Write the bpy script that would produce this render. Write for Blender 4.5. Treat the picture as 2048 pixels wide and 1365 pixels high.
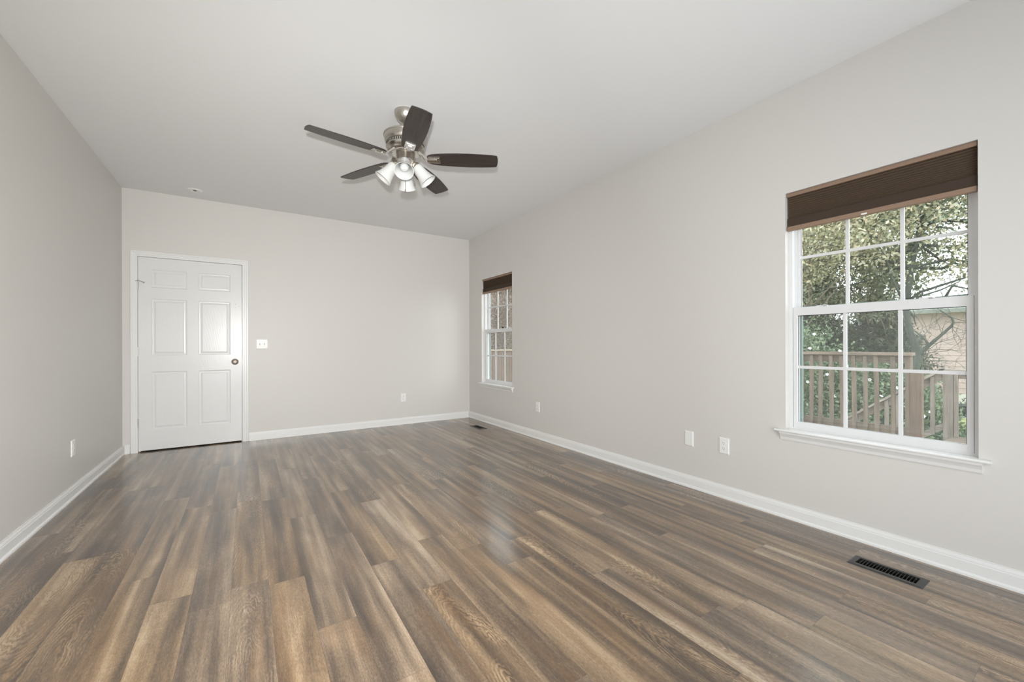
import bpy, bmesh, math, random
import numpy as np
from mathutils import Vector, Matrix

for o in list(bpy.data.objects):
    bpy.data.objects.remove(o)
SC = bpy.context.scene
COL = SC.collection

# ------------------------------------------------------------------ camera
R, L, B, H = 2.8915, -1.0775, 5.6964, 2.74          # right / left / back wall faces, ceiling height
REAR = -0.75
EYE = 1.1038
_yaw, _roll, _f = 0.5733, 0.0029, 820.055
cam_d = bpy.data.cameras.new('camera')
cam = bpy.data.objects.new('camera', cam_d)
COL.objects.link(cam)
_s, _c = math.sin(_yaw), math.cos(_yaw)
_right, _up, _fwd = Vector((_c, -_s, 0)), Vector((0, 0, 1)), Vector((_s, _c, 0))
_r2 = _right * math.cos(_roll) - _up * math.sin(_roll)
_u2 = _right * math.sin(_roll) + _up * math.cos(_roll)
m = Matrix.Identity(4)
for i in range(3):
    m[i][0], m[i][1], m[i][2] = _r2[i], _u2[i], -_fwd[i]
m[0][3], m[1][3], m[2][3] = 0.0, 0.0, EYE
cam.matrix_world = m
cam_d.sensor_fit = 'HORIZONTAL'
cam_d.sensor_width = 36.0
cam_d.lens = _f / 2048 * 36.0
cam_d.shift_y = (691.87 - 682.5) / 2048
cam_d.clip_start = 0.02
cam_d.clip_end = 300
SC.camera = cam

# ------------------------------------------------------------------ world: bright overcast sky
W = bpy.data.worlds.new('overcast_sky')
SC.world = W
W.use_nodes = True
bg = W.node_tree.nodes['Background']
bg.inputs[0].default_value = (0.93, 0.97, 1.0, 1)
bg.inputs[1].default_value = 4.3

# ------------------------------------------------------------------ lights
def lamp(name, kind, loc, energy, color=(1, 1, 1), aim=None, **kw):
    d = bpy.data.lights.new(name, kind)
    d.energy = energy
    d.color = color
    for k, v in kw.items():
        setattr(d, k, v)
    o = bpy.data.objects.new(name, d)
    COL.objects.link(o)
    o.location = loc
    if aim is not None:
        o.rotation_euler = (Vector(aim) - Vector(loc)).to_track_quat('-Z', 'Y').to_euler()
    return o

FLASH = (-0.059, -0.054, 1.25)
def flash_aim(az, z):
    return (6 * math.sin(math.radians(az)), 6 * math.cos(math.radians(az)), z)
lamp('camera_flash', 'SPOT', FLASH, 388, (1.0, 0.985, 0.955), aim=flash_aim(4, 0.5),
     spot_size=math.radians(105), spot_blend=1.0, shadow_soft_size=0.03)
lamp('camera_flash_fill', 'SPOT', FLASH, 150, (1.0, 0.99, 0.97), aim=flash_aim(34, 0.9),  # second beam added at the flash position to lift the right wall
     spot_size=math.radians(115), spot_blend=1.0, shadow_soft_size=0.03)
# added lamp standing in for the flash reflected by the far window glass
lamp('flash_reflection_standin', 'SPOT', (5.84, -0.05, 1.25), 80, (1.0, 0.99, 0.97), aim=(R, 4.88, 1.27),
     spot_size=math.radians(22), spot_blend=0.1, shadow_soft_size=0.03)

SC.view_settings.view_transform = 'Standard'
SC.view_settings.look = 'None'
SC.view_settings.exposure = 0.03
SC.view_settings.gamma = 1.0
SC.view_settings.use_curve_mapping = False
SC.cycles.max_bounces = 10
SC.cycles.diffuse_bounces = 6
SC.cycles.glossy_bounces = 4
SC.cycles.transparent_max_bounces = 24
SC.cycles.use_denoising = True
SC.cycles.sample_clamp_indirect = 6.0

# ------------------------------------------------------------------ materials
def lin(r, g, b):
    f = lambda v: (v / 255 / 12.92) if v / 255 <= 0.04045 else ((v / 255 + 0.055) / 1.055) ** 2.4
    return (f(r), f(g), f(b), 1.0)

def new_mat(name):
    mt = bpy.data.materials.new(name)
    mt.use_nodes = True
    nt = mt.node_tree
    p = nt.nodes['Principled BSDF']
    return mt, nt, p

class NT:
    """small helper to wire nodes"""
    def __init__(s, nt):
        s.nt = nt
    def n(s, t, ins=None, **props):
        nd = s.nt.nodes.new(t)
        for k, v in props.items():
            setattr(nd, k, v)
        for k, v in (ins or {}).items():
            s.put(nd.inputs[k], v)
        return nd
    def put(s, sock, v):
        if isinstance(v, bpy.types.NodeSocket):
            s.nt.links.new(v, sock)
        elif isinstance(v, bpy.types.Node):
            s.nt.links.new(v.outputs[0], sock)
        else:
            sock.default_value = v
    def math(s, op, a, b=0.0, c=None):
        nd = s.n('ShaderNodeMath', operation=op)
        s.put(nd.inputs[0], a); s.put(nd.inputs[1], b)
        if c is not None:
            s.put(nd.inputs[2], c)
        return nd.outputs[0]
    def noise(s, vec, scale=1.0, detail=2.0, rough=0.5, dist=0.0):
        nd = s.n('ShaderNodeTexNoise')
        s.put(nd.inputs['Vector'], vec)
        nd.inputs['Scale'].default_value = scale
        nd.inputs['Detail'].default_value = detail
        nd.inputs['Roughness'].default_value = rough
        nd.inputs['Distortion'].default_value = dist
        return nd.outputs[0]
    def ramp(s, fac, stops):
        nd = s.n('ShaderNodeValToRGB')
        s.put(nd.inputs[0], fac)
        el = nd.color_ramp.elements
        while len(el) < len(stops):
            el.new(0.5)
        for e, (p, c) in zip(el, stops):
            e.position = p
            e.color = c if len(c) == 4 else (*c, 1)
        return nd.outputs[0]
    def mix(s, fac, a, b, mode='MIX'):
        nd = s.n('ShaderNodeMix', data_type='RGBA', blend_type=mode)
        s.put(nd.inputs[0], fac); s.put(nd.inputs[6], a); s.put(nd.inputs[7], b)
        return nd.outputs[2]
    def xyz(s, x, y, z):
        nd = s.n('ShaderNodeCombineXYZ')
        s.put(nd.inputs[0], x); s.put(nd.inputs[1], y); s.put(nd.inputs[2], z)
        return nd.outputs[0]

def paint(name, col, rough=0.5, spec=0.4, tex=0.0, tex_scale=250.0, var=0.0):
    mt, nt, p = new_mat(name)
    k = NT(nt)
    tc = k.n('ShaderNodeTexCoord')
    p.inputs['Roughness'].default_value = rough
    p.inputs['Specular IOR Level'].default_value = spec
    v = k.noise(tc.outputs['Object'], 1.3, 3)
    c2 = tuple(x * (1 - var) for x in col[:3]) + (1,)
    k.put(p.inputs['Base Color'], k.mix(v, col, c2))
    if tex:
        bm = k.n('ShaderNodeBump', {'Strength': tex, 'Distance': 0.001, 'Height': k.noise(tc.outputs['Object'], tex_scale, 2)})
        k.put(p.inputs['Normal'], bm)
    return mt

WALL = paint('greige_wall_paint', (0.645, 0.628, 0.603, 1), 0.42, 0.35, 0.12, 320, 0.02)
CEIL = paint('ceiling_paint', (0.80, 0.81, 0.82, 1), 0.9, 0.2, 0.1, 200, 0.01)
TRIM = paint('white_trim_paint', (0.765, 0.765, 0.755, 1), 0.3, 0.45, 0.04, 60, 0.01)
VINYL = paint('white_vinyl', (0.70, 0.705, 0.71, 1), 0.35, 0.45)
PLATE = paint('white_plastic', (0.80, 0.80, 0.79, 1), 0.35, 0.45)
DARKSLOT = paint('dark_slot', (0.01, 0.01, 0.01, 1), 0.7, 0.2)
SLOTGREY = paint('grey_slot', (0.06, 0.06, 0.06, 1), 0.7, 0.2)
BLACKMETAL = paint('dark_bronze_metal', (0.032, 0.031, 0.030, 1), 0.38, 0.5, 0.05, 80, 0.2)
BLACKPLASTIC = paint('black_plastic', (0.012, 0.012, 0.013, 1), 0.3, 0.5)
GREYRUBBER = paint('dark_weatherstrip', (0.03, 0.03, 0.032, 1), 0.7, 0.2)
SHADE_RAIL = paint('tan_shade_rail', lin(142, 118, 100), 0.45, 0.4)
SHADE_FAB = paint('brown_shade_fabric', lin(94, 80, 67), 0.85, 0.15, 0.1, 900, 0.12)
SHADE_BAND = paint('dark_brown_stacked_fabric', lin(72, 61, 53), 0.85, 0.15, 0.1, 900, 0.12)

def door_mat():
    mt, nt, p = new_mat('white_door_paint')
    k = NT(nt)
    tc = k.n('ShaderNodeTexCoord')
    mp = k.n('ShaderNodeMapping', {'Vector': tc.outputs['Object'], 'Scale': (60, 60, 3.2)})
    g = k.noise(mp.outputs[0], 1.0, 4, 0.6, 0.6)
    wv = k.n('ShaderNodeTexWave', {'Vector': k.n('ShaderNodeMapping', {'Vector': tc.outputs['Object'], 'Scale': (1, 1, 0.16)}).outputs[0],
                                   'Scale': 22.0, 'Distortion': 5.0, 'Detail': 2.0, 'Detail Scale': 0.8},
             wave_type='RINGS', rings_direction='Y')
    hgt = k.math('ADD', g, k.math('MULTIPLY', wv.outputs['Fac'], 0.45))
    k.put(p.inputs['Base Color'], (0.71, 0.712, 0.705, 1))
    p.inputs['Roughness'].default_value = 0.27
    p.inputs['Specular IOR Level'].default_value = 0.38
    bm = k.n('ShaderNodeBump', {'Strength': 0.16, 'Distance': 0.0012, 'Height': hgt})
    k.put(p.inputs['Normal'], bm)
    return mt
DOORM = door_mat()

def metal(name, col, rough, aniso=0.0):
    mt, nt, p = new_mat(name)
    k = NT(nt)
    tc = k.n('ShaderNodeTexCoord')
    mp = k.n('ShaderNodeMapping', {'Vector': tc.outputs['Object'], 'Scale': (30, 30, 400)})
    n = k.noise(mp.outputs[0], 1, 2)
    k.put(p.inputs['Base Color'], k.mix(n, col, tuple(c * 0.88 for c in col[:3]) + (1,)))
    p.inputs['Metallic'].default_value = 1.0
    p.inputs['Roughness'].default_value = rough
    return mt
NICKEL = metal('brushed_nickel', (0.58, 0.545, 0.50, 1), 0.3)
NICKEL2 = metal('polished_nickel', (0.72, 0.69, 0.65, 1), 0.16)
KNOBM = metal('satin_nickel_knob', (0.42, 0.37, 0.32, 1), 0.28)

def blade_mat():
    mt, nt, p = new_mat('dark_espresso_blade')
    k = NT(nt)
    tc = k.n('ShaderNodeTexCoord')
    mp = k.n('ShaderNodeMapping', {'Vector': tc.outputs['Object'], 'Scale': (4, 70, 70)})
    n = k.noise(mp.outputs[0], 1, 4, 0.6)
    k.put(p.inputs['Base Color'], k.ramp(n, [(0.3, lin(40, 34, 32)), (0.7, lin(66, 57, 53))]))
    p.inputs['Roughness'].default_value = 0.38
    p.inputs['Specular IOR Level'].default_value = 0.45
    return mt
BLADE = blade_mat()

def frosted():
    mt, nt, p = new_mat('frosted_white_glass')
    k = NT(nt)
    tc = k.n('ShaderNodeTexCoord')
    n = k.noise(tc.outputs['Object'], 12, 2)
    k.put(p.inputs['Base Color'], k.mix(n, (0.68, 0.695, 0.685, 1), (0.72, 0.725, 0.715, 1)))
    p.inputs['Roughness'].default_value = 0.25
    tr = k.n('ShaderNodeBsdfTranslucent', {'Color': (0.9, 0.9, 0.88, 1)})
    mx = k.n('ShaderNodeMixShader', {0: 0.12})
    nt.links.new(p.outputs[0], mx.inputs[1]); nt.links.new(tr.outputs[0], mx.inputs[2])
    nt.links.new(mx.outputs[0], nt.nodes['Material Output'].inputs[0])
    return mt
FROST = frosted()
BULB = paint('white_bulb_glass', (0.6, 0.61, 0.61, 1), 0.15, 0.5)

def window_glass():
    mt, nt, p = new_mat('window_glass')
    k = NT(nt)
    nt.nodes.remove(p)
    tr = k.n('ShaderNodeBsdfTransparent', {'Color': (0.93, 0.95, 0.945, 1)})
    gl = k.n('ShaderNodeBsdfGlossy', {'Color': (1, 1, 1, 1), 'Roughness': 0.0})
    bf = k.n('ShaderNodeNewGeometry').outputs['Backfacing']
    fr = k.n('ShaderNodeFresnel', {'IOR': k.math('MULTIPLY_ADD', bf, -0.8333, 1.5)})
    mx = k.n('ShaderNodeMixShader', {0: fr.outputs[0]})
    nt.links.new(tr.outputs[0], mx.inputs[1]); nt.links.new(gl.outputs[0], mx.inputs[2])
    nt.links.new(mx.outputs[0], nt.nodes['Material Output'].inputs[0])
    return mt
GLASS = window_glass()

def screen_mat():
    mt, nt, p = new_mat('insect_screen_mesh')
    k = NT(nt)
    tc = k.n('ShaderNodeTexCoord')
    p.inputs['Roughness'].default_value = 0.7
    k.put(p.inputs['Base Color'], k.mix(k.noise(tc.outputs['Object'], 9, 2), (0.40, 0.41, 0.40, 1), (0.34, 0.35, 0.34, 1)))
    tr = k.n('ShaderNodeBsdfTransparent')
    mx = k.n('ShaderNodeMixShader', {0: 0.18})
    nt.links.new(tr.outputs[0], mx.inputs[1]); nt.links.new(p.outputs[0], mx.inputs[2])
    nt.links.new(mx.outputs[0], nt.nodes['Material Output'].inputs[0])
    return mt
SCREEN = screen_mat()

def floor_mat():
    mt, nt, p = new_mat('weathered_oak_planks')
    k = NT(nt)
    tc = k.n('ShaderNodeTexCoord')
    sx = k.n('ShaderNodeSeparateXYZ', {0: tc.outputs['Object']})
    x, y = sx.outputs[0], sx.outputs[1]
    PW, PL = 0.1455, 1.22
    px = k.math('ADD', k.math("DIVIDE", x, PW), 40.436)
    row = k.math('FLOOR', px)
    fx = k.math('FRACT', px)
    wn = k.n('ShaderNodeTexWhiteNoise', noise_dimensions='1D'); k.put(wn.inputs['W'], row)
    py = k.math('ADD', k.math('ADD', k.math('DIVIDE', y, PL), 20.0), wn.outputs['Value'])
    colm = k.math('FLOOR', py)
    fy = k.math('FRACT', py)
    wn2 = k.n('ShaderNodeTexWhiteNoise', noise_dimensions='2D'); k.put(wn2.inputs['Vector'], k.xyz(row, colm, 0))
    rs = k.n('ShaderNodeSeparateColor', {0: wn2.outputs['Color']})
    r1, r2, r3 = rs.outputs[0], rs.outputs[1], rs.outputs[2]
    zoff = k.math('MULTIPLY', r1, 57.0)
    # broad soft streaks running with the plank
    broad = k.noise(k.xyz(k.math('MULTIPLY', x, 14.0), k.math('MULTIPLY', y, 0.62), zoff), 1.0, 2.5, 0.5, 0.35)
    patch = k.noise(k.xyz(k.math('MULTIPLY', x, 9.0), k.math('MULTIPLY', y, 2.6), k.math('ADD', zoff, 9.0)), 1.0, 3, 0.55, 0.5)
    grain = k.noise(k.xyz(k.math('MULTIPLY', x, 190.0), k.math('MULTIPLY', y, 7.0), zoff), 1.0, 5, 0.65, 0.3)
    fine = k.noise(k.xyz(k.math('MULTIPLY', x, 330.0), k.math('MULTIPLY', y, 70.0), zoff), 1.0, 4, 0.7)
    ticks = k.noise(k.xyz(k.math('MULTIPLY', x, 26.0), k.math('MULTIPLY', y, 260.0), k.math('ADD', zoff, 3.0)), 1.0, 3, 0.6, 0.2)
    # cathedral figure: distorted elongated rings in some planks
    wv = k.n('ShaderNodeTexWave', wave_type='RINGS', rings_direction='Z', wave_profile='SIN')
    warp = k.noise(k.xyz(k.math('MULTIPLY', x, 16.0), k.math('MULTIPLY', y, 5.0), zoff), 1.0, 3, 0.6)
    cx = k.math('ADD', k.math('MULTIPLY', k.math('SUBTRACT', fx, k.math('ADD', 0.3, k.math('MULTIPLY', r2, 0.4))), 1.0), k.math('MULTIPLY', warp, 0.35))
    cy = k.math('ADD', k.math('MULTIPLY', k.math('SUBTRACT', fy, r3), 1.6), k.math('MULTIPLY', warp, 0.5))
    k.put(wv.inputs['Vector'], k.xyz(cx, cy, 0))
    wv.inputs['Scale'].default_value = 5.0
    wv.inputs['Distortion'].default_value = 2.2
    wv.inputs['Detail'].default_value = 3.0
    wv.inputs['Detail Scale'].default_value = 1.6
    ring = wv.outputs['Fac']
    ringmask = k.math('MULTIPLY', k.ramp(r2, [(0.62, (0, 0, 0)), (0.72, (1, 1, 1))]), k.ramp(patch, [(0.42, (0, 0, 0)), (0.62, (1, 1, 1))]))
    # tone value
    t = k.math('MULTIPLY_ADD', broad, 1.15, k.math('MULTIPLY', patch, 0.36))
    t = k.math('ADD', t, k.math('MULTIPLY', k.math('SUBTRACT', r3, 0.5), 0.13))
    t = k.math('ADD', t, k.math('MULTIPLY', k.math('SUBTRACT', grain, 0.5), 0.32))
    t = k.math('ADD', t, k.math('MULTIPLY', k.math('SUBTRACT', fine, 0.5), 0.6))
    t = k.math('ADD', t, k.math('MULTIPLY', k.math('MULTIPLY', k.math('SUBTRACT', ring, 0.5), ringmask), 0.26))
    tickm = k.math('MULTIPLY', k.ramp(ticks, [(0.56, (0, 0, 0)), (0.72, (1, 1, 1))]), k.ramp(patch, [(0.48, (0, 0, 0)), (0.66, (1, 1, 1))]))
    t = k.math('ADD', t, k.math('MULTIPLY', tickm, 0.2))
    t = k.math('MULTIPLY_ADD', k.math('SUBTRACT', t, 0.285 + 0.47), 1.22, 0.47)
    colr = k.ramp(t, [(0.12, lin(62, 52, 44)), (0.34, lin(90, 76, 63)), (0.5, lin(116, 99, 81)), (0.66, lin(141, 121, 99)), (0.9, lin(176, 158, 134))])
    # grey / warm drift between planks
    grey = k.mix(k.ramp(r1, [(0.25, (0, 0, 0)), (0.8, (0.4, 0.4, 0.4))]), colr, k.mix(0.65, colr, k.n('ShaderNodeHueSaturation', {'Saturation': 0.35, 'Value': 1.0, 'Color': colr}).outputs[0]))
    warmm = k.math('MULTIPLY', k.ramp(k.noise(k.xyz(k.math('MULTIPLY', x, 12.0), k.math('MULTIPLY', y, 1.4), k.math('ADD', zoff, 31.0)), 1.0, 2, 0.5, 0.3), [(0.5, (0, 0, 0)), (0.7, (1, 1, 1))]), 0.38)
    warm = k.mix(warmm, grey, lin(140, 108, 76), 'MIX')
    warm = k.mix(0.6, grey, warm)
    warm = k.n('ShaderNodeHueSaturation', {'Saturation': 1.14, 'Value': 1.0, 'Color': warm}).outputs[0]
    # knots / dark specks
    vo = k.n('ShaderNodeTexVoronoi', feature='F1'); k.put(vo.inputs['Vector'], k.xyz(k.math('MULTIPLY', x, 5.0), k.math('MULTIPLY', y, 1.9), 0)); vo.inputs['Scale'].default_value = 1.0
    kn = k.ramp(vo.outputs['Distance'], [(0.0, (1, 1, 1)), (0.06, (0, 0, 0))])
    warm = k.mix(k.math('MULTIPLY', kn, 0.6), warm, lin(40, 34, 30))
    # seams
    ex = k.math('MULTIPLY', k.math('MINIMUM', fx, k.math('SUBTRACT', 1.0, fx)), PW)
    ey = k.math('MULTIPLY', k.math('MINIMUM', fy, k.math('SUBTRACT', 1.0, fy)), PL)
    e = k.math('MINIMUM', ex, ey)
    seam = k.ramp(k.math('MULTIPLY', e, 100.0), [(0.05, (1, 1, 1)), (0.13, (0, 0, 0))])
    base = k.mix(k.math('MULTIPLY', seam, 0.4), warm, lin(48, 41, 36))
    k.put(p.inputs['Base Color'], base)
    p.inputs['Coat Weight'].default_value = 0.7
    p.inputs['Coat Roughness'].default_value = 0.15
    p.inputs['Coat IOR'].default_value = 1.5
    rg = k.math('MULTIPLY_ADD', grain, 0.16, 0.30)
    k.put(p.inputs['Roughness'], rg)
    p.inputs['IOR'].default_value = 1.56
    hgt = k.math('SUBTRACT', k.math('MULTIPLY', fine, 0.35), k.math('MULTIPLY', seam, 1.2))
    bm = k.n('ShaderNodeBump', {'Strength': 0.10, 'Distance': 0.0012, 'Height': hgt})
    k.put(p.inputs['Normal'], bm)
    return mt
FLOOR = floor_mat()

def wood_mat(name, a, b, axis=2):
    mt, nt, p = new_mat(name)
    k = NT(nt)
    tc = k.n('ShaderNodeTexCoord')
    gi = k.n('ShaderNodeNewGeometry')
    sc = [38, 38, 38]; sc[axis] = 2.5
    mp = k.n('ShaderNodeMapping', {'Vector': tc.outputs['Object'], 'Scale': tuple(sc)})
    n = k.noise(mp.outputs[0], 1, 5, 0.62, 0.5)
    n2 = k.noise(tc.outputs['Object'], 2.2, 2)
    t = k.math('ADD', k.math('MULTIPLY', n, 0.7), k.math('MULTIPLY', n2, 0.3))
    k.put(p.inputs['Base Color'], k.ramp(t, [(0.3, a), (0.7, b)]))
    p.inputs['Roughness'].default_value = 0.85
    p.inputs['Specular IOR Level'].default_value = 0.2
    return mt
WOODV = wood_mat('weathered_deck_wood_upright', lin(90, 79, 69), lin(142, 129, 115), 2)
WOODH = wood_mat('weathered_deck_wood_lengthwise', lin(96, 84, 74), lin(152, 138, 124), 1)
WOODX = wood_mat('weathered_deck_wood_crosswise', lin(100, 82, 70), lin(160, 142, 128), 0)
FENCEW = wood_mat('brown_fence_wood', lin(102, 84, 76), lin(144, 124, 112), 2)
GREYW = wood_mat('greyed_post_wood', lin(108, 99, 92), lin(166, 157, 147), 2)
GREYH = wood_mat('greyed_rail_wood', lin(120, 110, 102), lin(186, 176, 164), 1)

def leaf_mat(name, cols, trans=0.35):
    mt, nt, p = new_mat(name)
    k = NT(nt)
    g = k.n('ShaderNodeNewGeometry')
    tc = k.n('ShaderNodeTexCoord')
    t = k.math('ADD', k.math('MULTIPLY', g.outputs['Random Per Island'], 0.62), k.math('MULTIPLY', k.noise(tc.outputs['Object'], 1.4, 2), 0.5))
    c = k.ramp(t, [(0.1 + 0.85 * i / max(1, len(cols) - 1), q) for i, q in enumerate(cols)])
    nt.nodes.remove(p)
    d = k.n('ShaderNodeBsdfDiffuse', {'Color': c})
    tr = k.n('ShaderNodeBsdfTranslucent', {'Color': c})
    gl = k.n('ShaderNodeBsdfGlossy', {'Color': (1, 1, 1, 1), 'Roughness': 0.45})
    m1 = k.n('ShaderNodeMixShader', {0: trans})
    nt.links.new(d.outputs[0], m1.inputs[1]); nt.links.new(tr.outputs[0], m1.inputs[2])
    m2 = k.n('ShaderNodeMixShader', {0: 0.06})
    nt.links.new(m1.outputs[0], m2.inputs[1]); nt.links.new(gl.outputs[0], m2.inputs[2])
    nt.links.new(m2.outputs[0], nt.nodes['Material Output'].inputs[0])
    return mt
LEAF_GREEN = leaf_mat('green_leaves', [lin(64, 84, 70), lin(96, 114, 96), lin(132, 146, 124)])
LEAF_YELLOW = leaf_mat('yellowing_leaves', [lin(122, 126, 92), lin(156, 157, 128), lin(190, 186, 156), lin(184, 164, 136)])
LEAF_MIX = leaf_mat('mixed_autumn_leaves', [lin(74, 88, 70), lin(108, 119, 96), lin(142, 147, 124), lin(180, 178, 150)])
LEAF_DARK = leaf_mat('dark_evergreen_needles', [lin(48, 62, 46), lin(74, 90, 66), lin(104, 116, 86)], 0.15)
LEAF_SHRUB = leaf_mat('shrub_leaves', [lin(70, 92, 66), lin(108, 130, 96), lin(150, 166, 128)])
LEAF_PALE = leaf_mat('pale_grey_leaves', [lin(108, 108, 96), lin(140, 138, 124), lin(170, 164, 152)])
LEAF_BROWN = leaf_mat('brown_dry_leaves', [lin(112, 94, 86), lin(144, 124, 112), lin(160, 150, 134)])
PETAL = leaf_mat('white_petals', [lin(236, 236, 236), lin(250, 248, 246)], 0.3)

def bark_mat(name, a, b):
    mt, nt, p = new_mat(name)
    k = NT(nt)
    tc = k.n('ShaderNodeTexCoord')
    mp = k.n('ShaderNodeMapping', {'Vector': tc.outputs['Object'], 'Scale': (14, 14, 4)})
    k.put(p.inputs['Base Color'], k.ramp(k.noise(mp.outputs[0], 1, 4, 0.6), [(0.3, a), (0.7, b)]))
    p.inputs['Roughness'].default_value = 0.9
    return mt
BARK = bark_mat('grey_green_bark', lin(58, 64, 58), lin(92, 98, 90))
BARK2 = bark_mat('brown_bark', lin(84, 76, 66), lin(124, 114, 100))

def lawn_mat():
    mt, nt, p = new_mat('lawn_grass')
    k = NT(nt)
    tc = k.n('ShaderNodeTexCoord')
    n = k.math('ADD', k.math('MULTIPLY', k.noise(tc.outputs['Object'], 0.7, 3), 0.5), k.math('MULTIPLY', k.noise(tc.outputs['Object'], 40, 4, 0.7), 0.5))
    k.put(p.inputs['Base Color'], k.ramp(n, [(0.3, lin(110, 120, 78)), (0.6, lin(150, 152, 108)), (0.8, lin(176, 170, 132))]))
    p.inputs['Roughness'].default_value = 1.0
    p.inputs['Specular IOR Level'].default_value = 0.1
    return mt
LAWN = lawn_mat()

def siding_mat():
    mt, nt, p = new_mat('peach_lap_siding')
    k = NT(nt)
    tc = k.n('ShaderNodeTexCoord')
    n = k.noise(tc.outputs['Object'], 1.6, 3)
    k.put(p.inputs['Base Color'], k.ramp(n, [(0.3, lin(178, 160, 153)), (0.7, lin(192, 174, 167))]))
    p.inputs['Roughness'].default_value = 0.8
    return mt
SIDING = siding_mat()
ROOFM = paint('grey_green_roof', lin(140, 146, 138), 0.9, 0.1, 0.2, 40, 0.2)
BINM = paint('dark_slate_plastic', lin(52, 62, 64), 0.5, 0.3, 0, 1, 0.2)

# ------------------------------------------------------------------ mesh helpers
class MB:
    def __init__(s):
        s.v, s.f = [], []
    def add(s, vs, fs):
        k = len(s.v)
        s.v += [tuple(map(float, q)) for q in vs]
        s.f += [tuple(i + k for i in q) for q in fs]
        return s
    def box(s, x0, x1, y0, y1, z0, z1, bev=0.0, M=None):
        bm = bmesh.new()
        bmesh.ops.create_cube(bm, size=1.0)
        for v in bm.verts:
            v.co = Vector((x0 + (v.co.x + .5) * (x1 - x0), y0 + (v.co.y + .5) * (y1 - y0), z0 + (v.co.z + .5) * (z1 - z0)))
        if bev > 0:
            bmesh.ops.bevel(bm, geom=bm.edges[:], offset=bev, segments=2, profile=0.7, affect='EDGES')
        if M is not None:
            bmesh.ops.transform(bm, matrix=M, verts=bm.verts)
        bm.verts.index_update()
        s.add([v.co for v in bm.verts], [[v.index for v in f.verts] for f in bm.faces])
        bm.free()
        return s
    def lathe(s, prof, n=40, M=None, cap=True):
        vs, fs = [], []
        for r, z in prof:
            for i in range(n):
                a = 2 * math.pi * i / n
                vs.append(Vector((r * math.cos(a), r * math.sin(a), z)))
        for j in range(len(prof) - 1):
            for i in range(n):
                a, b = j * n + i, j * n + (i + 1) % n
                fs.append((a, b, b + n, a + n))
        if cap:
            fs.append(tuple(range(n))[::-1])
            fs.append(tuple((len(prof) - 1) * n + i for i in range(n)))
        if M is not None:
            vs = [M @ v for v in vs]
        return s.add(vs, fs)
    def tube(s, pts, rad, n=8):
        pts = [Vector(p) for p in pts]
        if not hasattr(rad, '__len__'):
            rad = [rad] * len(pts)
        vs, fs = [], []
        prev = None
        for i, p in enumerate(pts):
            d = (pts[min(i + 1, len(pts) - 1)] - pts[max(i - 1, 0)])
            d = d.normalized() if d.length > 1e-9 else Vector((0, 0, 1))
            if prev is None:
                ref = Vector((0, 0, 1)) if abs(d.z) < 0.9 else Vector((1, 0, 0))
                a = d.cross(ref).normalized()
            else:
                a = (prev - d * prev.dot(d)).normalized()
            prev = a
            b = d.cross(a)
            for k in range(n):
                t = 2 * math.pi * k / n
                vs.append(p + (a * math.cos(t) + b * math.sin(t)) * rad[i])
        for j in range(len(pts) - 1):
            for i in range(n):
                q, w = j * n + i, j * n + (i + 1) % n
                fs.append((q, w, w + n, q + n))
        fs.append(tuple(range(n))[::-1])
        fs.append(tuple((len(pts) - 1) * n + i for i in range(n)))
        return s.add(vs, fs)
    def extrude(s, poly, p0, p1, ax, ay):
        """polygon (a,b) coords mapped on vectors ax, ay, swept from p0 to p1"""
        p0, p1, ax, ay = map(Vector, (p0, p1, ax, ay))
        n = len(poly)
        vs = [p0 + ax * a + ay * b for a, b in poly] + [p1 + ax * a + ay * b for a, b in poly]
        fs = [(i, (i + 1) % n, n + (i + 1) % n, n + i) for i in range(n)]
        fs += [tuple(range(n))[::-1], tuple(range(n, 2 * n))]
        return s.add(vs, fs)
    def build(s, name, mat, parent=None, smooth=False, origin=None):
        """origin: mesh origin in the parent's space"""
        me = bpy.data.meshes.new(name)
        vs = s.v
        if origin is not None:
            ox, oy, oz = origin
            vs = [(a - ox, b - oy, c - oz) for a, b, c in vs]
        me.from_pydata(vs, [], s.f)
        bm = bmesh.new(); bm.from_mesh(me)
        bmesh.ops.recalc_face_normals(bm, faces=bm.faces)
        bm.to_mesh(me); bm.free()
        me.materials.append(mat)
        if smooth:
            me.polygons.foreach_set('use_smooth', [True] * len(me.polygons))
            try:
                me.set_sharp_from_angle(angle=math.radians(40))
            except Exception:
                pass
        o = bpy.data.objects.new(name, me)
        COL.objects.link(o)
        if origin is not None:
            o.location = origin
        if parent is not None:
            o.parent = parent
        return o

def tag(o, label=None, cat=None, group=None, kind=None):
    if label: o['label'] = label
    if cat: o['category'] = cat
    if group: o['group'] = group
    if kind: o['kind'] = kind
    return o

def thing(name, loc, label, cat, group=None, kind=None, rot=None):
    o = bpy.data.objects.new(name, None)
    o.empty_display_size = 0.1
    COL.objects.link(o)
    o.location = loc
    if rot: o.rotation_euler = rot
    return tag(o, label, cat, group, kind)

def dup(root, loc, label, group=None, rot=None):
    r = root.copy(); COL.objects.link(r); r.location = loc
    if rot: r.rotation_euler = rot
    r['label'] = label
    if group: r['group'] = group
    def rec(src, dst):
        for ch in [c for c in bpy.data.objects if c.parent == src]:
            d = ch.copy(); COL.objects.link(d); d.parent = dst
            rec(ch, d)
    rec(root, r)
    return r

# ------------------------------------------------------------------ room shell
WT = 0.12                                            # wall thickness
OZ0, OZ1 = 0.555, 2.07                               # window opening heights
WIN = [(0.431, 1.254), (4.474, 5.297)]               # window openings along the right wall
DX0, DX1, DZ1 = -0.975, -0.035, 2.066                # rough opening of the door

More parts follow.
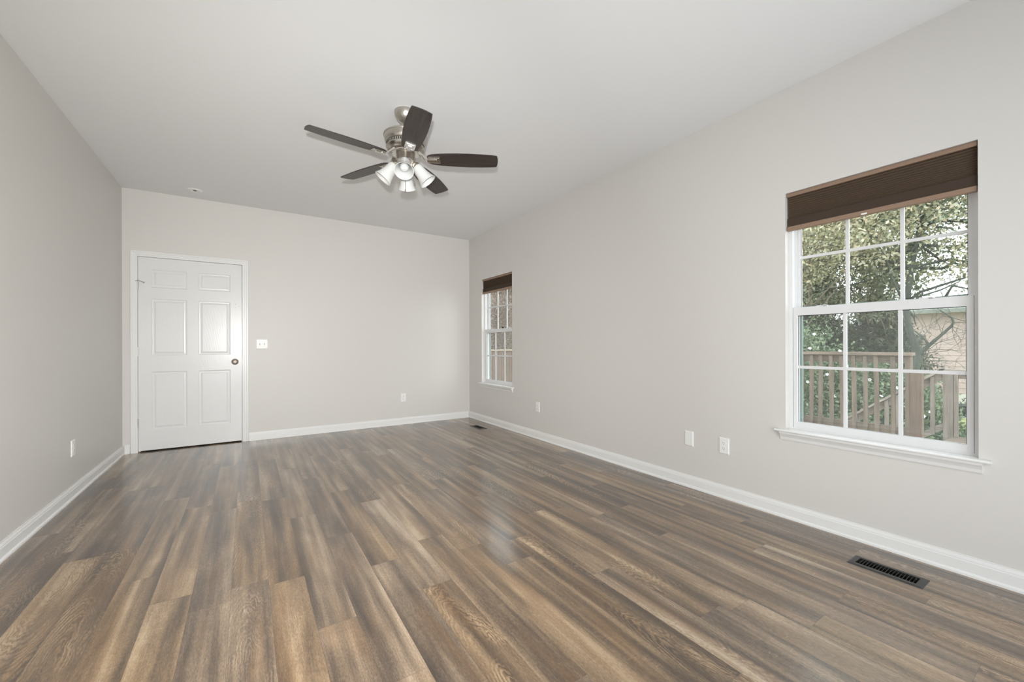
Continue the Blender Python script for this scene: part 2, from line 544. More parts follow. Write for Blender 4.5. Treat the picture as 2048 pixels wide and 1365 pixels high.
VENTS = [(2.566, 2.660, 0.566, 0.814), (2.577, 2.671, 4.786, 5.034)]
def build_floor():
    b = MB()
    x0, x1, y0, y1 = L - WT, R + WT, REAR - WT, B + WT
    xs = sorted({x0, x1, *[q for v in VENTS for q in v[:2]]})
    ys = sorted({y0, y1, *[q for v in VENTS for q in v[2:]]})
    for i in range(len(xs) - 1):
        for j in range(len(ys) - 1):
            mx, my = (xs[i] + xs[i + 1]) / 2, (ys[j] + ys[j + 1]) / 2
            if any(v[0] < mx < v[1] and v[2] < my < v[3] for v in VENTS):
                continue
            b.add([(xs[i], ys[j], 0), (xs[i + 1], ys[j], 0), (xs[i + 1], ys[j + 1], 0), (xs[i], ys[j + 1], 0)], [(0, 1, 2, 3)])
    o = b.build('floor', FLOOR)
    return tag(o, 'brown weathered wood plank floor of the room', 'floor', kind='structure')
build_floor()

b = MB(); b.box(L - WT, R + WT, REAR - WT, B + WT, H, H + 0.1)
tag(b.build('ceiling', CEIL), 'flat pale grey white ceiling above the room', 'ceiling', kind='structure')
b = MB(); b.box(L - WT, L, REAR - WT, B + WT, 0, H)
tag(b.build('wall_left', WALL), 'plain greige wall on the left with one outlet', 'wall', kind='structure')

b = MB()
ycuts = [REAR - WT, WIN[0][0], WIN[0][1], WIN[1][0], WIN[1][1], B + WT]
for i in range(5):
    if i in (1, 3):
        b.box(R, R + WT, ycuts[i], ycuts[i + 1], 0, OZ0)
        b.box(R, R + WT, ycuts[i], ycuts[i + 1], OZ1, H)
    else:
        b.box(R, R + WT, ycuts[i], ycuts[i + 1], 0, H)
tag(b.build('wall_right', WALL), 'greige wall on the right holding both windows', 'wall', kind='structure')

b = MB()
b.box(L, DX0, B, B + WT, 0, H); b.box(DX1, R, B, B + WT, 0, H); b.box(DX0, DX1, B, B + WT, DZ1, H)
tag(b.build('wall_back', WALL), 'greige back wall holding the white door', 'wall', kind='structure')
b = MB(); b.box(DX0 - 0.1, DX1 + 0.1, B + WT, B + WT + 0.04, 0, DZ1 + 0.1)  # unseen black backing, added so the gap under the door stays dark
tag(b.build('door_gap_backing', DARKSLOT), 'black panel added behind the door to block light at the gap', 'wall', kind='structure')
b = MB()
b.box(L, -0.5, REAR - WT, REAR, 0, H); b.box(2.3, R, REAR - WT, REAR, 0, H); b.box(-0.5, 2.3, REAR - WT, REAR, 2.2, H)  # wide opening added in this unseen wall to let sky light in
tag(b.build('wall_rear', WALL), 'greige wall behind the viewer with a wide opening added for daylight', 'wall', kind='structure')

# baseboards: moulded profile with a small shoe at the floor; (out from wall, height)
BP = [(0, 0), (0.021, 0), (0.0205, 0.010), (0.017, 0.016), (0.0125, 0.018), (0.0125, 0.066), (0.0105, 0.070), (0.0105, 0.075), (0.008, 0.083), (0.006, 0.087), (0.0055, 0.093), (0, 0.093)]
def base(name, label, segs):
    b = MB()
    for p0, p1, out in segs:
        b.extrude(BP, p0, p1, out, (0, 0, 1))
    tag(b.build(name, TRIM, smooth=False), label, 'baseboard', kind='structure')
base('baseboard_left', 'white moulded baseboard along the left wall', [((L, REAR, 0), (L, B - 0.0, 0), (1, 0, 0))])
base('baseboard_right', 'white moulded baseboard along the right wall', [((R, REAR, 0), (R, B, 0), (-1, 0, 0))])
base('baseboard_back', 'white moulded baseboard along the back wall', [((L + 0.021, B, 0), (-1.018, B, 0), (0, -1, 0)), ((0.014, B, 0), (R - 0.021, B, 0), (0, -1, 0))])

# ------------------------------------------------------------------ door
def build_door():
    t = thing('door_1', (-0.505, B, 0), 'white six panel door with a round knob in the back wall', 'door', kind='structure')
    ox = Vector((-0.505, B, 0))
    def rel(bm):
        bm.v = [(a - ox.x, bq - ox.y, c - ox.z) for a, bq, c in bm.v]
        return bm
    # casing: stepped colonial profile
    CP = [(0, 0), (0.007, 0.0), (0.010, 0.004), (0.010, 0.016), (0.013, 0.020), (0.013, 0.036), (0.017, 0.042), (0.017, 0.054), (0.013, 0.058), (0, 0.058)]
    b = MB()
    i0, i1, zt = -0.957, -0.046, 2.048               # inner edges of the casing
    n = len(CP)
    rows = []
    for k_, (px, pz, dx, dz) in enumerate([(i0, 0, -1, 0), (i0, zt, -1, 1), (i1, zt, 1, 1), (i1, 0, 1, 0)]):
        rows.append([(px + dx * w, B - o_, pz + dz * w) for o_, w in CP])
    vs = [q for r_ in rows for q in r_]
    fs = []
    for j in range(3):
        for i in range(n - 1):
            fs.append((j * n + i, j * n + i + 1, (j + 1) * n + i + 1, (j + 1) * n + i))
    b.add(vs, fs)
    rel(b).build('casing', TRIM, t)
    # jamb lining
    b = MB()
    b.box(DX0, i0 - 0.001, B - 0.001, B + WT, 0, zt)
    b.box(i1 + 0.001, DX1, B - 0.001, B + WT, 0, zt)
    b.box(DX0, DX1, B - 0.001, B + WT, zt + 0.001, DZ1)
    b.box(i0 + 0.0, i0 + 0.012, B + 0.042, B + 0.075, 0, zt); b.box(i1 - 0.012, i1, B + 0.042, B + 0.075, 0, zt)
    rel(b).build('jamb', TRIM, t)
    # leaf with six raised panels
    x0, x1, z0, z1 = -0.9552, -0.056, 0.014, 2.0458
    yf = B + 0.002
    xs = [x0, -0.848, -0.553, -0.453, -0.162, x1]
    zs = [z0, 0.226, 0.838, 1.012, 1.610, 1.728, 1.919, z1]
    b = MB()
    PR = [(0.0, 0.0), (0.006, 0.0045), (0.016, 0.0052), (0.026, 0.0042), (0.036, 0.0012)]     # inset, depth
    for i in range(5):
        for j in range(7):
            a0, a1, c0, c1 = xs[i], xs[i + 1], zs[j], zs[j + 1]
            if i in (1, 3) and j in (1, 3, 5):
                ring = []
                for ins, dep in PR:
                    ring.append([(a0 + ins, yf + dep, c0 + ins), (a1 - ins, yf + dep, c0 + ins), (a1 - ins, yf + dep, c1 - ins), (a0 + ins, yf + dep, c1 - ins)])
                vs = [q for r_ in ring for q in r_]
                fs = []
                for q in range(len(PR) - 1):
                    for e in range(4):
                        fs.append((q * 4 + e, q * 4 + (e + 1) % 4, (q + 1) * 4 + (e + 1) % 4, (q + 1) * 4 + e))
                fs.append(tuple(4 * (len(PR) - 1) + e for e in range(4)))
                b.add(vs, fs)
            else:
                b.add([(a0, yf, c0), (a1, yf, c0), (a1, yf, c1), (a0, yf, c1)], [(0, 1, 2, 3)])
    yb = B + 0.038
    b.add([(x0, yf, z0), (x1, yf, z0), (x1, yf, z1), (x0, yf, z1), (x0, yb, z0), (x1, yb, z0), (x1, yb, z1), (x0, yb, z1)],
          [(0, 1, 5, 4), (1, 2, 6, 5), (2, 3, 7, 6), (3, 0, 4, 7), (4, 5, 6, 7)])
    leaf = rel(b).build('door_leaf', DOORM, t)
    # knob
    M = Matrix.Translation((-0.119 - ox.x, 0.002, 0.928)) @ Matrix.Rotation(math.pi / 2, 4, 'X')
    b = MB(); b.lathe([(0.0, 0.0), (0.034, 0.0), (0.0345, 0.004), (0.031, 0.008), (0.016, 0.011), (0.0125, 0.016), (0.0125, 0.026), (0.018, 0.030), (0.0255, 0.038), (0.028, 0.046), (0.0265, 0.055), (0.020, 0.061), (0.015, 0.0615), (0.013, 0.060), (0.0, 0.0605)], 36, M, cap=False)
    kb = b.build('knob', KNOBM, leaf, True)
    b = MB(); b.lathe([(0.0, 0.0595), (0.0125, 0.0595), (0.0125, 0.0625), (0.005, 0.0635), (0.0, 0.0635)], 24, M, cap=False)
    b.build('knob_cap', paint('pale_knob_face', (0.72, 0.6, 0.5, 1), 0.3), leaf, True)
    # screw holes in the leaf where a bolt once sat
    b = MB()
    for (hx, hz) in ((-0.078, 1.565), (-0.112, 1.59), (-0.112, 1.55)):
        b.lathe([(0.0, -0.0004), (0.003, -0.0004), (0.003, 0.0004), (0, 0.0004)], 10, Matrix.Translation((hx - ox.x, 0.0018, hz)) @ Matrix.Rotation(math.pi / 2, 4, 'X'), cap=False)
    b.build('screw_hole', paint('grey_hole', (0.3, 0.29, 0.28, 1), 0.8), leaf)
    # hinges
    for hz, mt_ in ((1.745, NICKEL), (1.050, TRIM), (0.300, NICKEL)):
        b = MB()
        for q in range(5):
            b.lathe([(0.0, 0), (0.0065, 0), (0.0065, 0.0168), (0.0, 0.0168)], 14, Matrix.Translation((-0.9555 - ox.x, -0.006, hz - 0.044 + q * 0.0176)), cap=False)
        b.lathe([(0, 0), (0.0075, 0.0), (0.005, 0.006), (0, 0.007)], 12, Matrix.Translation((-0.9555 - ox.x, -0.006, hz + 0.0435)), cap=False)
        b.box(-0.972 - ox.x, -0.957 - ox.x, -0.0025, 0.001, hz - 0.044, hz + 0.044)
        hg = b.build('hinge', mt_, t, True)
        if hz > 1.5:
            b = MB()
            b.tube([(-0.9555 - ox.x, -0.008, hz + 0.05), (-0.945 - ox.x, -0.022, hz + 0.047), (-0.905 - ox.x, -0.03, hz + 0.030)], 0.0035, 8)
            b.tube([(-0.908 - ox.x, -0.030, hz + 0.032), (-0.898 - ox.x, -0.0305, hz + 0.027)], 0.0075, 10)
            b.tube([(-0.9555 - ox.x, -0.008, hz + 0.05), (-0.972 - ox.x, -0.02, hz + 0.042)], 0.0035, 8)
            b.build('door_stop', NICKEL, hg, True)
    b = MB(); b.box(i1 - 0.0012 - ox.x, i1 + 0.0015 - ox.x, 0.006, 0.034, 0.895, 0.955, 0.0004)
    b.build('strike_plate', NICKEL, t)
    return t
build_door()

# ------------------------------------------------------------------ windows
def build_window(name, y0, label):
    """local frame: x out through the wall, y along the wall (0..0.823), z up from the floor"""
    Wd = 0.823
    t = thing(name, (R, y0, 0), label, 'window', kind='structure')
    z0, z1 = OZ0, OZ1
    fx0 = 0.05                                        # face of vinyl frame
    b = MB()
    fw = 0.02
    b.box(fx0, WT + 0.002, 0.0, fw, z0 + 0.0, z1); b.box(fx0, WT + 0.002, Wd - fw, Wd, z0, z1)
    b.box(fx0, WT + 0.002, fw, Wd - fw, z0, z0 + 0.022); b.box(fx0, WT + 0.002, fw, Wd - fw, z1 - 0.025, z1)
    # inner stop lines
    for ya, yb in ((fw, fw + 0.012), (Wd - fw - 0.012, Wd - fw)):
        b.box(fx0 + 0.034, fx0 + 0.040, ya, yb, z0 + 0.02, z1 - 0.02)
    b.build('window_frame', VINYL, t)
    def sash(nm, x, zb, zt, st, bot, top, hz, ys):
        b = MB()
        d = 0.030
        ya, yb = 0.022, Wd - 0.022
        b.box(x, x + d, ya, ya + st, zb, zt, 0.0025); b.box(x, x + d, yb - st, yb, zb, zt, 0.0025)
        b.box(x, x + d, ya + st - 0.002, yb - st + 0.002, zb, zb + bot, 0.0025); b.box(x, x + d, ya + st - 0.002, yb - st + 0.002, zt - top, zt, 0.0025)
        s_ = b.build(nm, VINYL, t)
        g0, g1 = ya + st, yb - st
        b = MB()
        b.box(x + 0.013, x + 0.017, g0 - 0.004, g1 + 0.004, zb + bot - 0.004, zt - top + 0.004)
        b.build('pane', GLASS, s_)
        b = MB()
        for q in ys:
            yc = g0 + (g1 - g0) * q
            b.box(x + 0.0085, x + 0.0128, yc - 0.0085, yc + 0.0085, zb + bot - 0.002, zt - top + 0.002, 0.0012)
            b.box(x + 0.0172, x + 0.0215, yc - 0.0085, yc + 0.0085, zb + bot - 0.002, zt - top + 0.002, 0.0012)
        b.box(x + 0.0088, x + 0.0128, g0 - 0.002, g1 + 0.002, hz - 0.0085, hz + 0.0085, 0.0012)
        b.box(x + 0.0172, x + 0.0212, g0 - 0.002, g1 + 0.002, hz - 0.0085, hz + 0.0085, 0.0012)
        b.build('muntin_grid', VINYL, s_)
        # dark glazing gasket round the pane, room side
        b = MB(); q = 0.003
        b.box(x + 0.010, x + 0.0128, g0 - 0.001, g0 + q, zb + bot, zt - top); b.box(x + 0.010, x + 0.0128, g1 - q, g1 + 0.001, zb + bot, zt - top)
        b.box(x + 0.010, x + 0.0128, g0, g1, zb + bot - 0.001, zb + bot + q * .3); b.box(x + 0.010, x + 0.0128, g0, g1, zt - top - q, zt - top + 0.001)
        b.build('gasket', GREYRUBBER, s_)
        return s_
    lo = sash('lower_sash', fx0 + 0.003, z0 + 0.012, 1.342, 0.025, 0.047, 0.052, 0.962, (1 / 3, 2 / 3))
    up = sash('upper_sash', fx0 + 0.041, 1.300, z1 - 0.02, 0.025, 0.045, 0.04, 1.663, (1 / 3, 2 / 3))
    # tilt latches on the lower sash top rail
    for yy in (0.16, 0.62):
        b = MB()
        b.box(fx0 + 0.006, fx0 + 0.026, yy, yy + 0.055, 1.342, 1.3465, 0.0012)
        b.box(fx0 + 0.0045, fx0 + 0.012, yy + 0.004, yy + 0.020, 1.3462, 1.349, 0.0008)
        la = b.build('tilt_latch', VINYL, lo)
        b = MB(); b.box(fx0 + 0.0045, fx0 + 0.0085, yy + 0.006, yy + 0.03, 1.3440, 1.3446)
        b.box(fx0 + 0.0024, fx0 + 0.0036, yy + 0.000, yy + 0.018, 1.3395, 1.3412)
        b.build('latch_slot', DARKSLOT, la)
    # half insect screen outside the lower sash
    b = MB()
    sx = fx0 + 0.0725
    b.box(sx, sx + 0.01, 0.022, 0.046, z0 + 0.02, 1.35); b.box(sx, sx + 0.01, Wd - 0.046, Wd - 0.022, z0 + 0.02, 1.35)
    b.box(sx, sx + 0.01, 0.046, Wd - 0.046, z0 + 0.02, z0 + 0.036); b.box(sx, sx + 0.01, 0.046, Wd - 0.046, 1.332, 1.35)
    sf = b.build('screen_frame', paint('pale_green_screen_frame', (0.30, 0.36, 0.34, 1), 0.4), t)
    b = MB(); b.add([(sx + 0.005, 0.045, z0 + 0.035), (sx + 0.005, Wd - 0.045, z0 + 0.035), (sx + 0.005, Wd - 0.045, 1.333), (sx + 0.005, 0.045, 1.333)], [(0, 1, 2, 3)])
    b.build('screen_mesh', SCREEN, sf)
    # stool and apron
    b = MB()
    b.extrude([(-0.036, 0.002), (-0.034, 0.0), (0.0, 0.0), (0.0, 0.014), (-0.030, 0.014), (-0.035, 0.012), (-0.038, 0.007)], (0, -0.042, z0 - 0.004), (0, Wd + 0.054, z0 - 0.004), (1, 0, 0), (0, 0, 1))
    b.box(-0.001, fx0 + 0.002, 0.0005, Wd - 0.0005, z0 + 0.0002, z0 + 0.0102)
    b.build('window_sill', TRIM, t)
    b = MB()
    AP = [(0, 0), (-0.006, 0), (-0.008, 0.006), (-0.011, 0.018), (-0.018, 0.030), (-0.026, 0.040), (-0.028, 0.046), (-0.028, 0.0525), (0, 0.0525)]
    b.extrude(AP, (0, -0.014, z0 - 0.057), (0, Wd + 0.028, z0 - 0.057), (1, 0, 0), (0, 0, 1))
    b.build('apron', TRIM, t)
    # painted returns are part of the wall; nothing more here
    return t
build_window('window_1', WIN[0][0], 'large near window with white grilles and a half raised brown shade')
build_window('window_2', WIN[1][0], 'far narrow looking window with white grilles near the back corner')

def build_shade(y0, zb, label, pull):
    Wd = 0.823
    t = thing('cellular_shade', (R, y0, 0), label, 'window shade', 'brown pleated shades in the windows')
    g = 0.0035
    b = MB(); b.box(0.012, 0.048, g, Wd - g, OZ1 - 0.024, OZ1 - 0.0012, 0.003)
    b.box(0.0135, 0.020, g + 0.001, Wd - g - 0.001, OZ1 - 0.021, OZ1 - 0.005, 0.002)
    b.build('headrail', SHADE_RAIL, t)
    # pleated fabric: pitch shrinks downwards where the cells bunch up; smooth wrap at the bottom
    zt = OZ1 - 0.024
    zw = zb + 0.026 + 0.052
    n = 13
    us = [i / n for i in range(n + 1)]
    zz = [zt - (zt - zw) * (u * 1.45 - 0.45 * u * u) for u in us]
    pts = []
    for i in range(n):
        am = 0.0105 - 0.006 * us[i]
        pts.append((0.030, zz[i])); pts.append((0.030 - am, (zz[i] * 0.45 + zz[i + 1] * 0.55)))
    pts.append((0.030, zw))
    pts += [(0.040, zw), (0.040, zt)]
    b = MB(); b.extrude(pts, (0, g + 0.002, 0), (0, Wd - g - 0.002, 0), (1, 0, 0), (0, 0, 1))
    b.build('pleated_fabric', SHADE_FAB, t)
    b = MB(); b.extrude([(0.0205, zw), (0.0185, zw - 0.008), (0.019, zb + 0.026), (0.040, zb + 0.026), (0.040, zw)], (0, g + 0.002, 0), (0, Wd - g - 0.002, 0), (1, 0, 0), (0, 0, 1))
    b.build('stacked_band', SHADE_BAND, t)
    b = MB(); b.box(0.0125, 0.044, g + 0.001, Wd - g - 0.001, zb, zb + 0.0255, 0.004)
    rl = b.build('bottom_rail', SHADE_RAIL, t)
    if pull:
        b = MB(); b.box(0.0095, 0.0132, Wd * 0.52 - 0.013, Wd * 0.52 + 0.013, zb + 0.001, zb + 0.010, 0.0018)
        b.build('pull_tab', PLATE, rl)
    return t
build_shade(WIN[0][0], 1.832, 'wide brown pleated shade with tan rails in the near window', True)
build_shade(WIN[1][0], 1.860, 'small brown pleated shade in the far window beside the back corner', False)

# suction hook stuck on the far window's upper pane
t = thing('suction_hook', (R + 0.104, 4.872, 1.350), 'small black suction cup hook on the pane of the far window', 'hook')
b = MB(); b.lathe([(0.0, 0.006), (0.006, 0.006), (0.010, 0.004), (0.019, 0.001), (0.0195, 0.0), (0.0, 0.0)], 24, Matrix.Rotation(-math.pi / 2, 4, 'Y'), cap=False)
b.build('suction_cup', BLACKPLASTIC, t, True)
b = MB(); b.tube([(-0.006, 0, 0.002), (-0.012, 0, 0.008), (-0.014, -0.004, 0.02), (-0.018, -0.012, 0.026), (-0.026, -0.016, 0.022)], [0.005, 0.0045, 0.0042, 0.004, 0.003], 10)
b.tube([(-0.008, 0, 0.0), (-0.014, 0.0, -0.012), (-0.020, -0.004, -0.018), (-0.026, -0.010, -0.014)], [0.005, 0.0045, 0.004, 0.003], 10)
b.build('hook_arm', BLACKPLASTIC, t, True)

# ------------------------------------------------------------------ outlets, switch, blank plate  (local: x right, y out of the wall = -y, z up)
def plate_mb(w, h, d=0.006):
    b = MB()
    b.add(*(lambda q: q)(([(-w, 0, -h), (w, 0, -h), (w, 0, h), (-w, 0, h), (-w, -d * .45, -h), (w, -d * .45, -h), (w, -d * .45, h), (-w, -d * .45, h),
                           (-w + .005, -d, -h + .005), (w - .005, -d, -h + .005), (w - .005, -d, h - .005), (-w + .005, -d, h - .005)],
                          [(0, 1, 2, 3), (0, 1, 5, 4), (1, 2, 6, 5), (2, 3, 7, 6), (3, 0, 4, 7), (4, 5, 9, 8), (5, 6, 10, 9), (6, 7, 11, 10), (7, 4, 8, 11), (8, 9, 10, 11)])))
    return b
def screw(parent, x, z, d=0.0062):
    b = MB(); b.lathe([(0, 0), (0.0035, 0), (0.003, 0.001), (0, 0.0012)], 12, Matrix.Translation((x, -d, z)) @ Matrix.Rotation(math.pi / 2, 4, 'X'), cap=False)
    b.box(x - 0.003, x + 0.003, -d - 0.0014, -d - 0.0009, z - 0.0004, z + 0.0004)
    b.build('screw', PLATE, parent, True)
def build_outlet(loc, rz, label):
    t = thing('wall_outlet', loc, label, 'electrical outlet', 'white duplex outlets low on the walls', rot=(0, 0, rz))
    plate_mb(0.037, 0.059).build('cover_plate', PLATE, t)
    for s_ in (1, -1):
        zc = 0.0195 * s_
        poly = []
        for i in range(28):
            a = 2 * math.pi * i / 28
            poly.append((0.0172 * math.cos(a), max(-0.0125, min(0.0125, 0.0172 * math.sin(a)))))
        b = MB(); b.extrude(poly, (0, -0.005, zc), (0, -0.0078, zc), (1, 0, 0), (0, 0, 1))
        rc = b.build('receptacle', PLATE, t)
        b = MB()
        b.box(-0.0075, -0.0055, -0.0081, -0.0077, zc + 0.000, zc + 0.009); b.box(0.0052, 0.0072, -0.0081, -0.0077, zc + 0.001, zc + 0.008)
        b.lathe([(0, 0), (0.0027, 0), (0.0027, 0.0004), (0, 0.0004)], 12, Matrix.Translation((0, -0.0077, zc - 0.0065)) @ Matrix.Rotation(math.pi / 2, 4, 'X'), cap=False)
        b.build('slot', SLOTGREY, rc)
    screw(t, 0, 0)
    return t
out0 = build_outlet((1.848, B, 0.375), 0, 'white outlet on the back wall left of the corner')
def at_right(y): return (R, y, 0.376)
dup(out0, (R, 3.917, 0.376), 'white outlet below and beside the far window on the right wall', rot=(0, 0, -math.pi / 2))
dup(out0, (R, 1.657, 0.376), 'white outlet nearest the large window, right of the blank plate', rot=(0, 0, -math.pi / 2))
dup(out0, (L, 4.275, 0.362), 'white outlet on the left wall seen at a sharp angle', rot=(0, 0, math.pi / 2))

t = thing('blank_wall_plate', (R, 1.936, 0.377), 'blank white cover plate beside an outlet on the right wall', 'wall plate', rot=(0, 0, -math.pi / 2))
plate_mb(0.0365, 0.0575).build('cover_plate', PLATE, t)
screw(t, 0, 0.030); screw(t, 0, -0.030)

t = thing('light_switch', (0.148, B, 1.132), 'white double light switch plate right of the door', 'light switch')
plate_mb(0.060, 0.0575).build('cover_plate', PLATE, t)
for xx, up in ((-0.023, 1), (0.023, -1)):
    b = MB(); b.box(xx - 0.0052, xx + 0.0052, -0.0068, -0.0058, -0.012, 0.012, 0.0004)
    fr_ = b.build('toggle_slot', paint('pale_grey_plastic', (0.62, 0.62, 0.61, 1), 0.5), t)
    b = MB(); b.box(-0.0036, 0.0036, -0.016, 0.0, -0.0045, 0.0045, 0.0012, Matrix.Translation((xx, -0.006, 0.0)) @ Matrix.Rotation(math.radians(-28 * up), 4, 'X'))
    b.build('toggle', PLATE, t)
    screw(t, xx, 0.030); screw(t, xx, -0.030)

# ------------------------------------------------------------------ floor vents
def build_vent(loc, label):
    t = thing('floor_vent', loc, label, 'floor vent', 'dark metal floor registers along the right wall')
    w, l = 0.062, 0.140
    iw, il = 0.036, 0.112
    b = MB()
    b_out, b_in, zt = 0.0, 0.010, 0.005
    o1 = [(-w, -l), (w, -l), (w, l), (-w, l)]
    o2 = [(-w + .009, -l + .009), (w - .009, -l + .009), (w - .009, l - .009), (-w + .009, l - .009)]
    o3 = [(-iw, -il), (iw, -il), (iw, il), (-iw, il)]
    vs = [(*q, 0.0003) for q in o1] + [(*q, zt) for q in o2] + [(*q, zt) for q in o3] + [(*q, -0.012) for q in o3]
    fs = []
    for r_ in range(3):
        for e in range(4):
            fs.append((r_ * 4 + e, r_ * 4 + (e + 1) % 4, (r_ + 1) * 4 + (e + 1) % 4, (r_ + 1) * 4 + e))
    b.add(vs, fs)
    b.build('register_frame', BLACKMETAL, t)
    b = MB()
    n = 18
    for i in range(1, n):
        yy = -il + 2 * il * i / n
        b.box(-iw, iw, -0.0008, 0.0008, -0.008, 0.0035, 0.0, Matrix.Translation((0, yy, 0)) @ Matrix.Rotation(math.radians(16), 4, 'X'))
    b.build('louver', BLACKMETAL, t)
    b = MB(); b.tube([(0.006, -il + 0.012, -0.004), (0.006, -il + 0.010, 0.006), (0.014, -il + 0.008, 0.009)], 0.0022, 8)
    b.build('damper_lever', BLACKMETAL, t, True)
    b = MB()
    q = [(-iw - .009, -il - .009), (iw + .009, -il - .009), (iw + .009, il + .009), (-iw - .009, il + .009)]
    b.add([(*p_, -0.001) for p_ in q] + [(*p_, -0.14) for p_ in q], [(0, 1, 5, 4), (1, 2, 6, 5), (2, 3, 7, 6), (3, 0, 4, 7), (4, 5, 6, 7)])
    b.build('duct_boot', DARKSLOT, t)
    return t
v0 = build_vent((2.613, 0.690, 0), 'dark slotted floor vent in front of the large near window')
dup(v0, (2.624, 4.910, 0), 'small looking dark floor vent in the far back corner')

# ------------------------------------------------------------------ round ceiling fitting by the door
t = thing('ceiling_fixture', (-0.455, 5.395, H), 'small round white ceiling fitting with dark centre above the door', 'ceiling fixture')
b = MB(); b.lathe([(0.0, -0.004), (0.024, -0.004), (0.032, -0.0075), (0.046, -0.010), (0.060, -0.007), (0.066, -0.001), (0.066, 0.0), (0, 0.0)], 40, cap=False)
b.build('trim_ring', PLATE, t, True)
b = MB(); b.lathe([(0.0, -0.0075), (0.015, -0.0075), (0.016, -0.0035), (0, -0.0035)], 24, cap=False)
b.build('centre_cap', paint('dark_grey_cap', (0.10, 0.10, 0.095, 1), 0.5), t, True)

